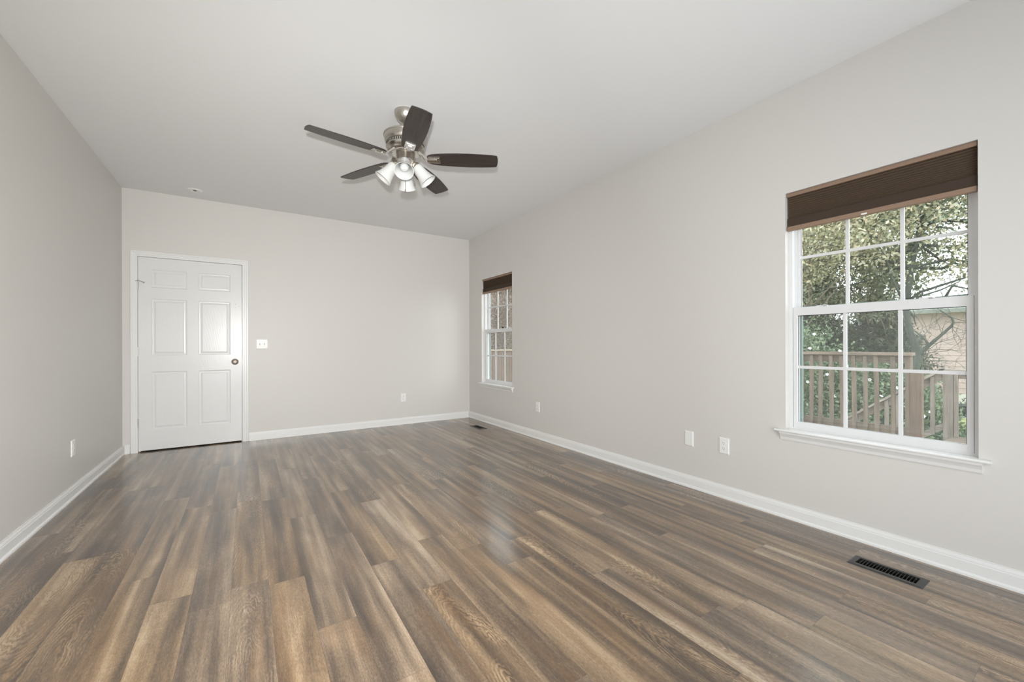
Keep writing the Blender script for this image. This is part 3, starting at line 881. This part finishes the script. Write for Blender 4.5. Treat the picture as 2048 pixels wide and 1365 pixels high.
# ------------------------------------------------------------------ ceiling fan
def build_fan():
    FX, FY = 0.933, 2.81
    t = thing('ceiling_fan', (FX, FY, H), 'five blade dark ceiling fan with brushed nickel body and four lights', 'ceiling fan')
    Z = lambda z: z - H
    b = MB(); b.lathe([(0.0, 0.0), (0.074, 0.0), (0.0755, -0.006), (0.0745, -0.020), (0.068, -0.040), (0.055, -0.060), (0.038, -0.074), (0.022, -0.081), (0.017, -0.081), (0.0, -0.078)], 48, cap=False)
    b.build('canopy', NICKEL, t, True)
    b = MB(); b.lathe([(0.0, Z(2.672)), (0.0125, Z(2.672)), (0.0125, Z(2.56)), (0, Z(2.56))], 20, cap=False)
    b.lathe([(0.0125, Z(2.60)), (0.026, Z(2.598)), (0.028, Z(2.57)), (0.0125, Z(2.57))], 24, cap=False)
    b.build('downrod', NICKEL, t, True)
    b = MB(); b.lathe([(0.0, Z(2.576)), (0.11, Z(2.576)), (0.140, Z(2.574)), (0.1485, Z(2.569)), (0.1490, Z(2.562)), (0.1475, Z(2.559)), (0.1455, Z(2.5585)), (0.1450, Z(2.556)), (0.1425, Z(2.538)), (0.1375, Z(2.521)), (0.134, Z(2.517)),
                       (0.133, Z(2.512)), (0.128, Z(2.510)), (0.1265, Z(2.490)), (0.131, Z(2.488)), (0.132, Z(2.484)), (0.127, Z(2.474)), (0.114, Z(2.464)), (0.104, Z(2.460)), (0.098, Z(2.462)), (0.0, Z(2.462))], 64, cap=False)
    mh = b.build('motor_housing', NICKEL, t, True)
    b = MB()
    for i in range(56):
        a = 2 * math.pi * i / 56
        b.box(0.1262, 0.1285, -0.0022, 0.0022, Z(2.4915), Z(2.509), 0, Matrix.Rotation(a, 4, 'Z'))
    b.build('vent_slots', DARKSLOT, mh)
    b = MB(); b.lathe([(0.0, Z(2.464)), (0.092, Z(2.464)), (0.094, Z(2.460)), (0.094, Z(2.444)), (0.090, Z(2.440)), (0.0, Z(2.440))], 48, cap=False)
    b.build('flywheel_ring', NICKEL2, t, True)
    b = MB(); b.lathe([(0.0, Z(2.441)), (0.062, Z(2.441)), (0.065, Z(2.436)), (0.065, Z(2.400)), (0.068, Z(2.396)), (0.068, Z(2.388)), (0.060, Z(2.380)), (0.050, Z(2.368)), (0.046, Z(2.345)), (0.040, Z(2.335)), (0.018, Z(2.328)), (0.010, Z(2.318)), (0.0, Z(2.316))], 48, cap=False)
    b.build('switch_housing', NICKEL, t, True)
    # blades and brackets
    a0, pit = math.radians(-100.24), math.radians(-11.54)
    zb = Z(2.415)
    for kk in range(5):
        a = a0 + kk * math.radians(72)
        M = Matrix.Rotation(a, 4, 'Z') @ Matrix.Translation((0, 0, zb)) @ Matrix.Rotation(pit, 4, 'X')
        # outline along +x: rounded shoulders, widest past the middle, slightly bowed tip
        up = [(0.150, 0.030), (0.163, 0.043), (0.185, 0.053), (0.23, 0.0605), (0.29, 0.066), (0.36, 0.070), (0.44, 0.0715), (0.52, 0.069), (0.59, 0.0645), (0.632, 0.0600)]
        tip = [(0.637, 0.057), (0.6405, 0.045), (0.6445, 0.02), (0.6455, 0.0), (0.6445, -0.02), (0.6405, -0.045), (0.637, -0.057)]
        outl = up + tip + [(x_, -y_) for x_, y_ in up[::-1]]
        b = MB()
        n = len(outl)
        vs = [M @ Vector((x_, y_, 0.003)) for x_, y_ in outl] + [M @ Vector((x_, y_, -0.003)) for x_, y_ in outl]
        fs = [tuple(range(n)), tuple(range(n, 2 * n))[::-1]] + [(i, (i + 1) % n, n + (i + 1) % n, n + i) for i in range(n)]
        # store in blade-local axes so the grain follows the blade
        o_ = MB().add([Vector((x_, y_, 0.003)) for x_, y_ in outl] + [Vector((x_, y_, -0.003)) for x_, y_ in outl], fs).build('blade', BLADE, t)
        o_.matrix_local = M
        # bracket: neck from the ring sweeping down, then a rectangular stepped plate under the blade
        Mi = Matrix.Rotation(a, 4, 'Z')
        b = MB()
        secs = [(0.070, Z(2.452), 0.030, 0.008), (0.094, Z(2.451), 0.028, 0.008), (0.108, Z(2.444), 0.023, 0.007), (0.122, Z(2.430), 0.019, 0.006), (0.140, Z(2.416), 0.018, 0.0055), (0.160, Z(2.409), 0.019, 0.005), (0.175, Z(2.408), 0.020, 0.005)]
        vs, fs = [], []
        for i_, (x_, z_, w_, h_) in enumerate(secs):
            tw = pit * min(1, max(0, (x_ - 0.10) / 0.05))
            for yy, zz in ((-w_, -h_), (w_, -h_), (w_, h_), (-w_, h_)):
                v_ = Vector((x_, yy * math.cos(tw) - zz * math.sin(tw) * 0, z_ + zz + yy * math.sin(tw)))
                vs.append(Mi @ v_)
            if i_:
                q = (i_ - 1) * 4
                for e in range(4):
                    fs.append((q + e, q + (e + 1) % 4, q + 4 + (e + 1) % 4, q + 4 + e))
        fs += [(3, 2, 1, 0), tuple(4 * (len(secs) - 1) + e for e in range(4))]
        b.add(vs, fs)
        br = b.build('blade_bracket', NICKEL2, t)
        b = MB()
        b.box(0.158, 0.240, -0.034, 0.034, -0.0075, -0.0032, 0.0012, M)
        b.box(0.158, 0.231, -0.025, 0.025, -0.0105, -0.0072, 0.0012, M)
        b.box(0.150, 0.216, -0.013, 0.013, -0.0150, -0.0102, 0.0015, M)
        b.build('bracket_plate', NICKEL2, br)
    # light kit
    for kk in range(4):
        a = math.radians(-112.0 + 90 * kk)
        Mi = Matrix.Rotation(a, 4, 'Z')
        tl = math.radians(39)
        d = Vector((math.sin(tl), 0, -math.cos(tl)))
        p_open = Vector((0.154, 0, Z(2.263)))
        Ls = 0.128
        neck = p_open - d * Ls
        b = MB()
        b.tube([Mi @ Vector((0.035, 0, Z(2.368))), Mi @ Vector((0.052, 0, Z(2.374))), Mi @ (neck - d * 0.022)], [0.009, 0.009, 0.010], 12)
        Mn = Mi @ Matrix.Translation(neck) @ Vector((0, 0, 1)).rotation_difference(d).to_matrix().to_4x4()
        b.lathe([(0.0, -0.026), (0.020, -0.025), (0.027, -0.018), (0.031, -0.004), (0.0315, 0.008), (0.0, 0.008)], 28, Mn, cap=False)
        arm = b.build('lamp_holder', NICKEL, t, True)
        b = MB()
        prof = [(0.012, 0.000), (0.031, 0.000), (0.0355, 0.006), (0.038, 0.020), (0.040, 0.045), (0.0435, 0.070), (0.0495, 0.095), (0.0575, 0.116), (0.0635, Ls), (0.0605, Ls), (0.0545, 0.115), (0.0465, 0.094), (0.0405, 0.070), (0.037, 0.045), (0.035, 0.020), (0.030, 0.004), (0.012, 0.003)]
        b.lathe(prof, 40, Mn, cap=False)
        sh = b.build('lamp_shade', FROST, t, True)
        b = MB()
        b.lathe([(0.0, 0.004), (0.013, 0.006), (0.0135, 0.028), (0.017, 0.040), (0.0245, 0.054), (0.0290, 0.070), (0.0285, 0.080), (0.0240, 0.092), (0.0150, 0.100), (0.0, 0.103)], 28, Mn, cap=False)
        b.build('bulb', BULB, sh, True)
    # pull chains
    for (dx, dy, zt, zl) in ((0.052, -0.045, 2.392, 2.245), (-0.012, -0.030, 2.352, 2.19)):
        b = MB()
        b.tube([(dx * .8, dy * .8, Z(zt) + .004), (dx, dy, Z(zt)), (dx, dy, Z(zl))], 0.0013, 6)
        ch = b.build('pull_chain', NICKEL, t, True)
        b = MB(); b.lathe([(0, 0), (0.003, -0.003), (0.0048, -0.014), (0.0045, -0.024), (0.0, -0.028)], 14, Matrix.Translation((dx, dy, Z(zl))), cap=False)
        b.build('chain_fob', NICKEL, ch, True)
    return t
build_fan()

# ------------------------------------------------------------------ outdoors
GZ = -1.15
b = MB(); b.add([(R + WT + 0.02, -12, GZ), (60, -12, GZ), (60, 50, GZ), (R + WT + 0.02, 50, GZ)], [(0, 1, 2, 3)])
tag(b.build('ground', LAWN), 'olive green lawn beyond the deck', 'lawn', kind='structure')
DKZ = -0.085
b = MB()
for i in range(24):
    x_ = R + WT + 0.03 + i * 0.141
    b.box(x_, x_ + 0.136, -3.0, 10.6 if i < 24 else 0, DKZ - 0.03, DKZ, 0.003)
tag(b.build('deck_floor', WOODH), 'brown wooden deck boards outside the windows', 'deck', kind='structure')
b = MB()
for i in range(9):
    x_ = 6.43 + i * 0.141
    b.box(x_, x_ + 0.136, -3.0, 1.36, DKZ - 0.03, DKZ, 0.003)
tag(b.build('stair_landing', WOODH), 'wooden landing at the head of the deck stairs', 'deck', kind='structure')

# deck railing parallel to the house
XR = 6.40
t = thing('deck_railing', (XR, 1.445, DKZ), 'brown wooden deck railing with upright balusters outside the near window', 'railing')
o3 = Vector((XR, 1.445, DKZ))
def relm(b, o_): b.v = [(p[0] - o_.x, p[1] - o_.y, p[2] - o_.z) for p in b.v]; return b
YE = 9.2
b = MB(); b.box(XR - 0.055, XR + 0.085, 1.452, YE, 0.975, 1.012, 0.004); relm(b, o3).build('top_rail', WOODH, t)
b = MB(); b.box(XR + 0.0, XR + 0.038, 1.52, YE, 0.885, 0.974, 0.002); relm(b, o3).build('upper_rail', WOODH, t)
b = MB(); b.box(XR + 0.0, XR + 0.038, 1.52, YE, 0.048, 0.140, 0.002); relm(b, o3).build('lower_rail', WOODH, t)
random.seed(4)
bys = [1.615, 1.765, 1.875, 1.985, 2.105, 2.225, 2.355, 2.455] + [2.575 + 0.122 * i for i in range(54)]
for yy in bys:
    if yy > YE - 0.05: break
    j = random.uniform(-0.010, 0.010)
    b = MB()
    b.box(-0.0385, -0.0005, -0.019, 0.019, 0.035, 0.965, 0.002, Matrix.Translation((XR, yy, 0)) @ Matrix.Rotation(j * 1.6, 4, 'X'))
    relm(b, o3).build('baluster', WOODV, t)
b = MB(); b.box(XR - 0.012, XR + 0.077, 1.472, 1.520, DKZ, 0.974, 0.003); relm(b, o3).build('end_post', WOODV, t)
b = MB(); b.box(XR - 0.03, XR + 0.06, 1.376, 1.4715, DKZ, 0.80, 0.004); relm(b, o3).build('stair_post', wood_mat('reddish_post_wood', lin(94, 78, 68), lin(132, 115, 102), 2), t)
for yy in (3.4, 5.3, 7.2):
    b = MB(); b.box(XR + 0.0385, XR + 0.127, yy, yy + 0.09, DKZ - 0.2, 0.974, 0.003); relm(b, o3).build('post', WOODV, t)

# stairs with handrail
XH = 7.6
t = thing('stair_railing', (XH, 1.39, DKZ), 'grey weathered stair railing sloping down behind the deck railing', 'railing')
o4 = Vector((XH, 1.39, DKZ))
b = MB(); b.box(XH - 0.045, XH + 0.045, 1.338, 1.436, GZ, 0.752, 0.004); relm(b, o4).build('newel_post', GREYW, t)
b = MB(); b.box(XH - 0.075, XH + 0.075, 0.0, 1.485, 0.754, 0.790, 0.004); relm(b, o4).build('level_cap_rail', GREYH, t)
b = MB(); b.box(XH - 0.02, XH + 0.02, 0.0, 1.333, 0.668, 0.752, 0.003); relm(b, o4).build('level_rail', GREYH, t)
sl = (0.025 - 0.800) / (2.452 - 1.449)
def hz(y): return 0.800 + sl * (y - 1.449) - 0.012
ang = math.atan(sl)
def sloped(nm, x0, x1, y0, y1, off0, off1, mt_):
    b = MB()
    vs = []
    for y_ in (y0, y1):
        for x_, o_ in ((x0, off0), (x1, off0), (x1, off1), (x0, off1)):
            vs.append((x_, y_, hz(y_) + o_))
    b.add(vs, [(0, 1, 2, 3), (4, 5, 6, 7), (0, 1, 5, 4), (1, 2, 6, 5), (2, 3, 7, 6), (3, 0, 4, 7)])
    return relm(b, o4).build(nm, mt_, t)
sloped('handrail', XH - 0.075, XH + 0.075, 1.41, 2.75, -0.036, 0.0, GREYH)
sloped('upper_stair_rail', XH - 0.02, XH + 0.02, 1.437, 2.75, -0.145, -0.038, GREYH)
sloped('lower_stair_rail', XH - 0.02, XH + 0.02, 1.437, 2.75, -0.80, -0.71, GREYH)
for i in range(11):
    yy = 1.529 + 0.1155 * i
    b = MB(); b.box(XH - 0.058, XH - 0.0205, yy - 0.019, yy + 0.019, hz(yy) - 0.80, hz(yy) - 0.05, 0.002); relm(b, o4).build('stair_baluster', GREYW, t)
for i in range(5):
    yy = 1.315 - 0.122 * i * 1.0
    b = MB(); b.box(XH - 0.058, XH - 0.0205, yy - 0.018, yy + 0.018, DKZ + 0.02, 0.752, 0.002); relm(b, o4).build('landing_baluster', GREYW, t)
t = thing('deck_stairs', (7.0, 1.37, DKZ), 'wooden stairs going down beside the deck', 'stairs')
o5 = Vector((7.0, 1.37, DKZ))
for i in range(5):
    b = MB(); b.box(6.62, 7.53, 1.37 + i * 0.26, 1.37 + i * 0.26 + 0.28, DKZ - 0.20 * (i + 1) - 0.04, DKZ - 0.20 * (i + 1), 0.003); relm(b, o5).build('tread', WOODX, t)
for x_ in (6.575, 7.535):
    b = MB()
    b.extrude([(1.365, DKZ - 0.035), (1.365, DKZ - 0.32), (2.55, GZ + 0.005), (2.75, GZ + 0.005)], (x_, 0, 0), (x_ + 0.04, 0, 0), (0, 1, 0), (0, 0, 1))
    relm(b, o5).build('stringer', WOODH, t)

# fence seen through the far window
t = thing('board_fence', (6.6, 11.0, GZ), 'brown upright board fence with flat cap seen through the far window', 'fence')
o6 = Vector((6.6, 11.0, GZ))
b = MB(); random.seed(8)
x_ = 3.2
while x_ < 10.0:
    b.box(x_, x_ + 0.088, 11.0, 11.02, GZ, 0.94 + random.uniform(-.004, .004), 0.0)
    x_ += 0.1
relm(b, o6).build('fence_boards', FENCEW, t)
b = MB(); b.box(3.2, 10.0, 10.955, 11.06, 0.945, 0.985, 0.004); relm(b, o6).build('cap_rail', wood_mat('pale_cap_wood', lin(168, 148, 132), lin(196, 178, 162), 0), t)
b = MB(); b.box(3.2, 10.0, 11.021, 11.06, 0.70, 0.79); b.box(3.2, 10.0, 11.021, 11.06, -0.6, -0.51); relm(b, o6).build('fence_rail', FENCEW, t)
for q in range(4):
    b = MB(); b.box(3.3 + q * 2.1, 3.39 + q * 2.1, 11.061, 11.15, GZ, 0.94); relm(b, o6).build('fence_post', FENCEW, t)

# ---- foliage
def leaf_mesh(name, pts, size, mat, parent, origin, seed, aspect=0.5, droop=0.0, jit=0.35):
    """pts (n,3) world leaf centres -> one mesh of n folded diamond leaves"""
    rng = np.random.default_rng(seed)
    n = len(pts)
    pts = np.asarray(pts) - np.array(origin)
    d = rng.normal(size=(n, 3)); d[:, 2] -= droop
    d /= np.linalg.norm(d, axis=1)[:, None]
    u = rng.normal(size=(n, 3)); u -= d * (u * d).sum(1)[:, None]; u /= np.linalg.norm(u, axis=1)[:, None]
    w = np.cross(d, u)
    s = size * (1 + rng.uniform(-jit, jit, n))[:, None]
    if aspect < .3:                                    # needle sprays
        prof = [(-.5, 0), (0, 1), (.5, 0), (0, -1)]
    else:                                             # pointed oval leaves
        prof = [(-.5, 0), (-.22, .82), (.12, .9), (.5, 0), (.12, -.9), (-.22, -.82)]
    q = len(prof)
    v = np.empty((n, q, 3))
    for i, (a, c) in enumerate(prof):
        v[:, i] = pts + d * s * a + u * s * aspect * .5 * c + w * s * .07 * abs(c)
    me = bpy.data.meshes.new(name)
    me.vertices.add(q * n); me.vertices.foreach_set('co', v.reshape(-1))
    me.loops.add(q * n); me.loops.foreach_set('vertex_index', np.arange(q * n, dtype=np.int32))
    me.polygons.add(n); me.polygons.foreach_set('loop_start', np.arange(0, q * n, q, dtype=np.int32))
    me.update(calc_edges=True); me.validate()
    me.materials.append(mat)
    o = bpy.data.objects.new(name, me); COL.objects.link(o)
    o.parent = parent
    return o

def clumps(rng, centre, rad, nclump, per, cr, shell=0.0):
    """leaf centres grouped in clumps inside an ellipsoid"""
    c = rng.normal(size=(nclump, 3)); c /= np.linalg.norm(c, axis=1)[:, None]
    c *= (shell + (1 - shell) * rng.uniform(0, 1, nclump) ** (1 / 3))[:, None]
    c = np.array(centre) + c * np.array(rad)
    p = c[:, None, :] + rng.normal(size=(nclump, per, 3)) * np.array(cr)
    return p.reshape(-1, 3), c

def limb(b, p0, p1, r0, r1, rng, wob=0.06, n=5):
    p0, p1 = np.array(p0), np.array(p1)
    pts, rr = [], []
    for i in range(n + 1):
        u = i / n
        q = p0 + (p1 - p0) * u
        if 0 < i < n:
            q = q + rng.normal(size=3) * wob * np.linalg.norm(p1 - p0) * 0.35
        pts.append(q); rr.append(r0 + (r1 - r0) * u)
    b.tube(pts, rr, 7)
    return pts

def make_tree(name, base_, label, cat, crown, mat, leaf, seed, trunk_r=0.12, trunk_top=None, nclump=120, per=60, cr=(.25, .25, .2), bark=BARK2, group=None, aspect=.5, shell=.2):
    rng = np.random.default_rng(seed)
    t = thing(name, base_, label, cat, group)
    o_ = Vector(base_)
    centre, rad = crown
    top = trunk_top or (centre[0], centre[1], centre[2] + rad[2] * .4)
    pts, cl = clumps(rng, centre, rad, nclump, per, cr, shell)
    b = MB()
    tp = limb(b, base_, top, trunk_r, trunk_r * .25, rng, .03, 8)
    for c in cl[rng.choice(len(cl), min(26, len(cl)), replace=False)]:
        s0 = tp[int(rng.integers(3, 8))]
        limb(b, s0, c, trunk_r * .3, .008, rng, .12)
    relm(b, o_).build('trunk', bark, t, True)
    leaf_mesh('foliage', pts, leaf, mat, t, base_, seed + 1, aspect)
    return t

# main tree with the forked dark trunk
rng = np.random.default_rng(21)
tb = (10.0, 2.27, GZ)
t = thing('forked_tree', tb, 'leafy tree with dark forked trunk and bare twigs outside the near window', 'tree')
b = MB()
b.tube([tb, (10.0, 2.285, 0.2), (10.0, 2.27, 0.55), (10.0, 2.235, 0.75), (10.0, 2.20, 0.93), (10.02, 2.255, 1.12), (10.03, 2.305, 1.30), (10.04, 2.345, 1.52), (10.05, 2.365, 1.75), (10.06, 2.36, 1.95), (10.1, 2.31, 2.5), (10.15, 2.20, 3.3), (10.2, 2.05, 4.3), (10.2, 1.9, 5.2)],
       [.095, .08, .072, .068, .066, .056, .050, .047, .046, .045, .040, .034, .025, .012], 12)
tr_pts = [(10.1, 2.30, 2.5), (10.12, 2.25, 2.9), (10.15, 2.2, 3.3), (10.18, 2.1, 3.9), (10.05, 2.34, 1.9)]
fork = [(10.0, 2.20, 0.90), (9.98, 2.15, 0.985), (9.97, 2.05, 1.10), (9.95, 1.90, 1.27), (9.94, 1.785, 1.41), (9.94, 1.758, 1.47), (9.94, 1.78, 1.555), (9.93, 1.85, 1.626), (9.93, 1.92, 1.69)]
b.tube(fork, [.055, .036, .028, .022, .02, .018, .015, .011, .007], 9)
b.tube([(9.97, 2.06, 1.09), (9.96, 2.09, 1.16), (9.95, 2.15, 1.25), (9.95, 2.235, 1.34)], [.022, .018, .014, .008], 8)
tw = []
def twig(p, d, ln, r, depth):
    d = d / np.linalg.norm(d)
    pts = [p]
    n = 4
    for i in range(n):
        d = d + rng.normal(size=3) * .28; d /= np.linalg.norm(d)
        pts.append(pts[-1] + d * ln / n)
    b.tube(pts, [r * (1 - .8 * i / n) for i in range(n + 1)], 4)
    if depth > 0:
        for q in range(3):
            twig(pts[1 + q], d + rng.normal(size=3) * .9, ln * rng.uniform(.4, .75), r * .55, depth - 1)
for q in range(1, 8):
    for _ in range(2):
        twig(np.array(fork[q]), rng.normal(size=3) * [.3, 1, .8] + [0, -.4, .1], rng.uniform(.3, .6), .0045, 2)
for q in range(9):
    p = np.array([10.0, rng.uniform(1.2, 2.2), rng.uniform(.55, .95)])
    twig(np.array([9.99, 2.19, .85 + rng.uniform(-.3, .3)]), np.array([rng.normal() * .2, -1, rng.uniform(-.5, .3)]), rng.uniform(.5, 1.0), .005, 2)
lim = []
for q in range(26):
    s0 = np.array(tr_pts[int(rng.integers(0, 5))])
    e = s0 + np.array([rng.normal() * .8, rng.normal() * 1.3 - .3, rng.uniform(-.5, .9)])
    lim.append(limb(b, s0, e, .028, .006, rng, .14))
    for _ in range(3):
        twig(np.array(lim[-1][int(rng.integers(2, 6))]), rng.normal(size=3), rng.uniform(.3, .7), .006, 1)
relm(b, Vector(tb)).build('trunk', BARK, t, True)
pa, _ = clumps(rng, (10.3, 1.9, 4.75), (1.9, 2.5, 1.25), 210, 100, (.2, .26, .15), .1)
pb, _ = clumps(rng, (10.2, 1.8, 3.0), (1.2, 1.5, .95), 75, 60, (.16, .2, .1), .0)
leaf_mesh('foliage', np.vstack([pa, pb]), .066, LEAF_MIX, t, tb, 5, .5)
pc, _ = clumps(rng, (9.9, 2.0, 3.3), (1.0, 1.6, 1.1), 50, 55, (.14, .18, .09), .0)
leaf_mesh('yellow_foliage', pc, .068, LEAF_YELLOW, t, tb, 6, .5)

make_tree('yellowing_tree', (9.3, 5.1, GZ), 'tree with yellowing leaves at upper left of the near window view', 'tree', ((9.2, 3.5, 3.25), (.9, 1.4, .95)), LEAF_YELLOW, .068, 31, .05, nclump=110, per=72, cr=(.19, .22, .12))
make_tree('broadleaf_tree', (13.7, 3.2, GZ), 'olive green broadleaf tree filling the middle of the near window view', 'tree', ((11.4, 3.6, 3.1), (1.0, 1.3, 1.5)), LEAF_MIX, .07, 33, .06, nclump=170, per=100, cr=(.2, .23, .14))
make_tree('tall_green_tree', (13.0, 3.6, GZ), 'tall green tree high behind the others', 'tree', ((13.0, 3.8, 5.3), (1.8, 3.0, 1.5)), LEAF_GREEN, .085, 35, .12, nclump=260, per=110, cr=(.26, .3, .16))

def conifer(name, base_, top, rad, label, seed, mat, n=16000, group=None):
    rng = np.random.default_rng(seed)
    t = thing(name, base_, label, 'tree', group)
    b = MB()
    limb(b, base_, (base_[0], base_[1], top), .06, .01, rng, .01, 6)
    h = top - base_[2]
    P = []
    nb = 260
    for i in range(nb):
        u = rng.uniform(0.02, .97)
        a = rng.uniform(0, 2 * math.pi)
        ln = rad * (1 - u) ** .75 * rng.uniform(.75, 1.1)
        p0 = np.array([base_[0], base_[1], base_[2] + u * h])
        p1 = p0 + np.array([math.cos(a) * ln, math.sin(a) * ln, ln * rng.uniform(.0, .35)])
        if i % 3 == 0: limb(b, p0, p1, .018, .004, rng, .05, 3)
        k = n // nb
        w = rng.uniform(.15, 1, k) ** .7
        P.append(p0 + (p1 - p0) * w[:, None] + rng.normal(size=(k, 3)) * [.10, .10, .08])
    relm(b, Vector(base_)).build('trunk', BARK2, t, True)
    leaf_mesh('foliage', np.vstack(P), .11, mat, t, base_, seed + 1, .2, .2)
    return t
conifer('evergreen_tree', (12.3, 4.75, GZ), 3.3, 1.75, 'dark evergreen at the left of the near window view', 41, LEAF_DARK, 62000, 'dark evergreens beyond the deck')
conifer('evergreen_tree', (12.9, 3.55, GZ), 2.3, 1.5, 'lower dark evergreen just left of the forked trunk', 43, LEAF_DARK, 45000, 'dark evergreens beyond the deck')

# flowering shrubs behind the railing
def flower(parent, p, o_, r, seed):
    rng = np.random.default_rng(seed)
    b = MB()
    nrm = Vector((-0.8, -0.35, 0.35)) + Vector(rng.normal(size=3) * .3)
    Mq = Matrix.Translation(Vector(p) - Vector(o_)) @ Vector((0, 0, 1)).rotation_difference(nrm).to_matrix().to_4x4()
    for k in range(5):
        a = 2 * math.pi * k / 5
        vs = []
        for (x_, y_, z_) in ((0.1, 0, 0), (.5, -.38, .12), (.95, -.28, .22), (1.05, 0, .25), (.95, .28, .22), (.5, .38, .12)):
            vs.append(Mq @ (Matrix.Rotation(a, 4, 'Z') @ Vector((x_ * r, y_ * r, z_ * r))))
        b.add(vs, [(0, 1, 2, 3), (0, 3, 4, 5)])
    return b.build('blossom', PETAL, parent)

def shrub(base_, rad, top, label, seed, flowers, nleaf=10500):
    rng = np.random.default_rng(seed)
    t = thing('flowering_shrub', base_, label, 'shrub', 'white flowering shrubs behind the deck railing')
    h = top - base_[2]
    pts, cl = clumps(rng, (base_[0], base_[1], base_[2] + h * .5), (rad, rad * 1.1, h * .5), 110, nleaf // 110, (.11, .13, .11), .1)
    b = MB()
    for c in cl[:34]:
        limb(b, np.array(base_) + rng.normal(size=3) * [.06, .06, 0], c, .012, .004, rng, .06)
    relm(b, Vector(base_)).build('stems', BARK2, t, True)
    leaf_mesh('foliage', pts, .055, LEAF_SHRUB, t, base_, seed + 1, .55)
    for i, p in enumerate(flowers):
        flower(t, p, base_, .026, seed * 50 + i)
    return t
shrub((8.95, 3.45, GZ), .62, 1.42, 'tall leafy shrub with white blossoms at the far left of the near window view', 51,
      [(8.31, 3.15, 1.29), (8.32, 3.10, 1.06), (8.3, 3.21, 1.04), (8.3, 3.17, .17), (8.3, 3.25, .45), (8.3, 3.05, .72)])
shrub((8.95, 2.88, GZ), .62, .98, 'shrub with white blossoms left of the stair handrail', 53,
      [(8.3, 2.78, 1.0), (8.3, 2.85, .24), (8.3, 2.6, .48), (8.28, 2.95, .6), (8.3, 2.68, .75)])
shrub((8.95, 2.32, GZ), .6, .74, 'shrub with white blossoms behind the sloping handrail', 55,
      [(8.3, 2.39, .55), (8.3, 2.06, .45), (8.3, 2.25, .3), (8.28, 2.48, .05)])
shrub((8.9, 1.97, GZ), .36, .34, 'low shrub with white blossoms beside the grey newel post', 57,
      [(8.42, 1.80, .04), (8.5, 1.74, .10), (8.5, 1.71, -.15), (8.4, 1.9, -.2)], 7500)
shrub((9.2, 1.35, GZ), .5, -.28, 'lowest shrub right of the grey newel post', 59, [(8.7, 1.3, -.34), (8.72, 1.45, -.5)], 6500)

# low dark planter box on the lawn before the neighbour's house
t = thing('planter_box', (19.0, 3.2, GZ), 'low dark slate planter box on the lawn before the peach house', 'planter')
b = MB(); b.box(-.35, .35, -1.2, 1.2, 0, .30, .01); b.build('box_body', BINM, t)
b = MB(); b.box(-.39, .39, -1.24, 1.24, .302, .345, .01); b.build('box_rim', BINM, t)

# neighbour's house far right
t = thing('neighbour_house', (22.0, 1.0, GZ), 'peach sided house behind the bare twigs', 'house')
b = MB()
zz = GZ + .5
pts = [(0.12, 0)]
for i in range(15):
    z_ = .45 + i * .2
    pts += [(0.0, z_), (-0.022, z_), (-0.004, z_ + .2)]
pts += [(0.12, 3.45)]
b.extrude(pts, (0, -5.0, 0), (0, 5.3, 0), (1, 0, 0), (0, 0, 1))
b.build('siding_wall', SIDING, t)
b = MB(); b.box(-.03, .0, -5.0, 5.3, 0, .44); b.build('foundation', paint('pale_foundation', lin(206, 204, 194), .9, .1, .2, 30, .1), t)
b = MB(); b.extrude([(-.5, 3.42), (-.5, 3.56), (3.0, 4.3), (3.0, 4.14)], (0, -5.3, 0), (0, 5.6, 0), (1, 0, 0), (0, 0, 1)); b.build('roof', ROOFM, t)
b = MB(); b.box(0.12, 3.0, -5.0, 5.3, 0, 3.4); b.build('house_body', SIDING, t)

# trees beyond the far window
make_tree('hazy_tree', (8.6, 14.6, GZ), 'pale brownish tree just beyond the board fence', 'tree', ((8.3, 14.6, 1.7), (1.3, 1.2, 1.9)), LEAF_BROWN, .06, 61, .12, nclump=220, per=140, cr=(.25, .25, .2))
make_tree('brown_leaf_tree', (8.1, 17.0, GZ), 'brownish leaved tree at the left of the far window view', 'tree', ((8.6, 17.0, 3.2), (2.6, 1.5, 3.4)), LEAF_BROWN, .07, 63, .13, nclump=520, per=150, cr=(.32, .32, .25))
make_tree('green_tree', (11.5, 17.5, GZ), 'grey green tree at the right of the far window view', 'tree', ((11.3, 17.6, 3.4), (2.4, 1.6, 3.4)), LEAF_PALE, .07, 65, .14, nclump=520, per=150, cr=(.32, .32, .25))
make_tree('overhanging_tree', (10.8, 12.9, GZ), 'dark green leafy tree overhanging the top of the far window view', 'tree', ((9.4, 13.2, 4.9), (2.0, 1.1, 1.0)), LEAF_GREEN, .12, 67, .12, nclump=90, per=60, cr=(.28, .28, .16))
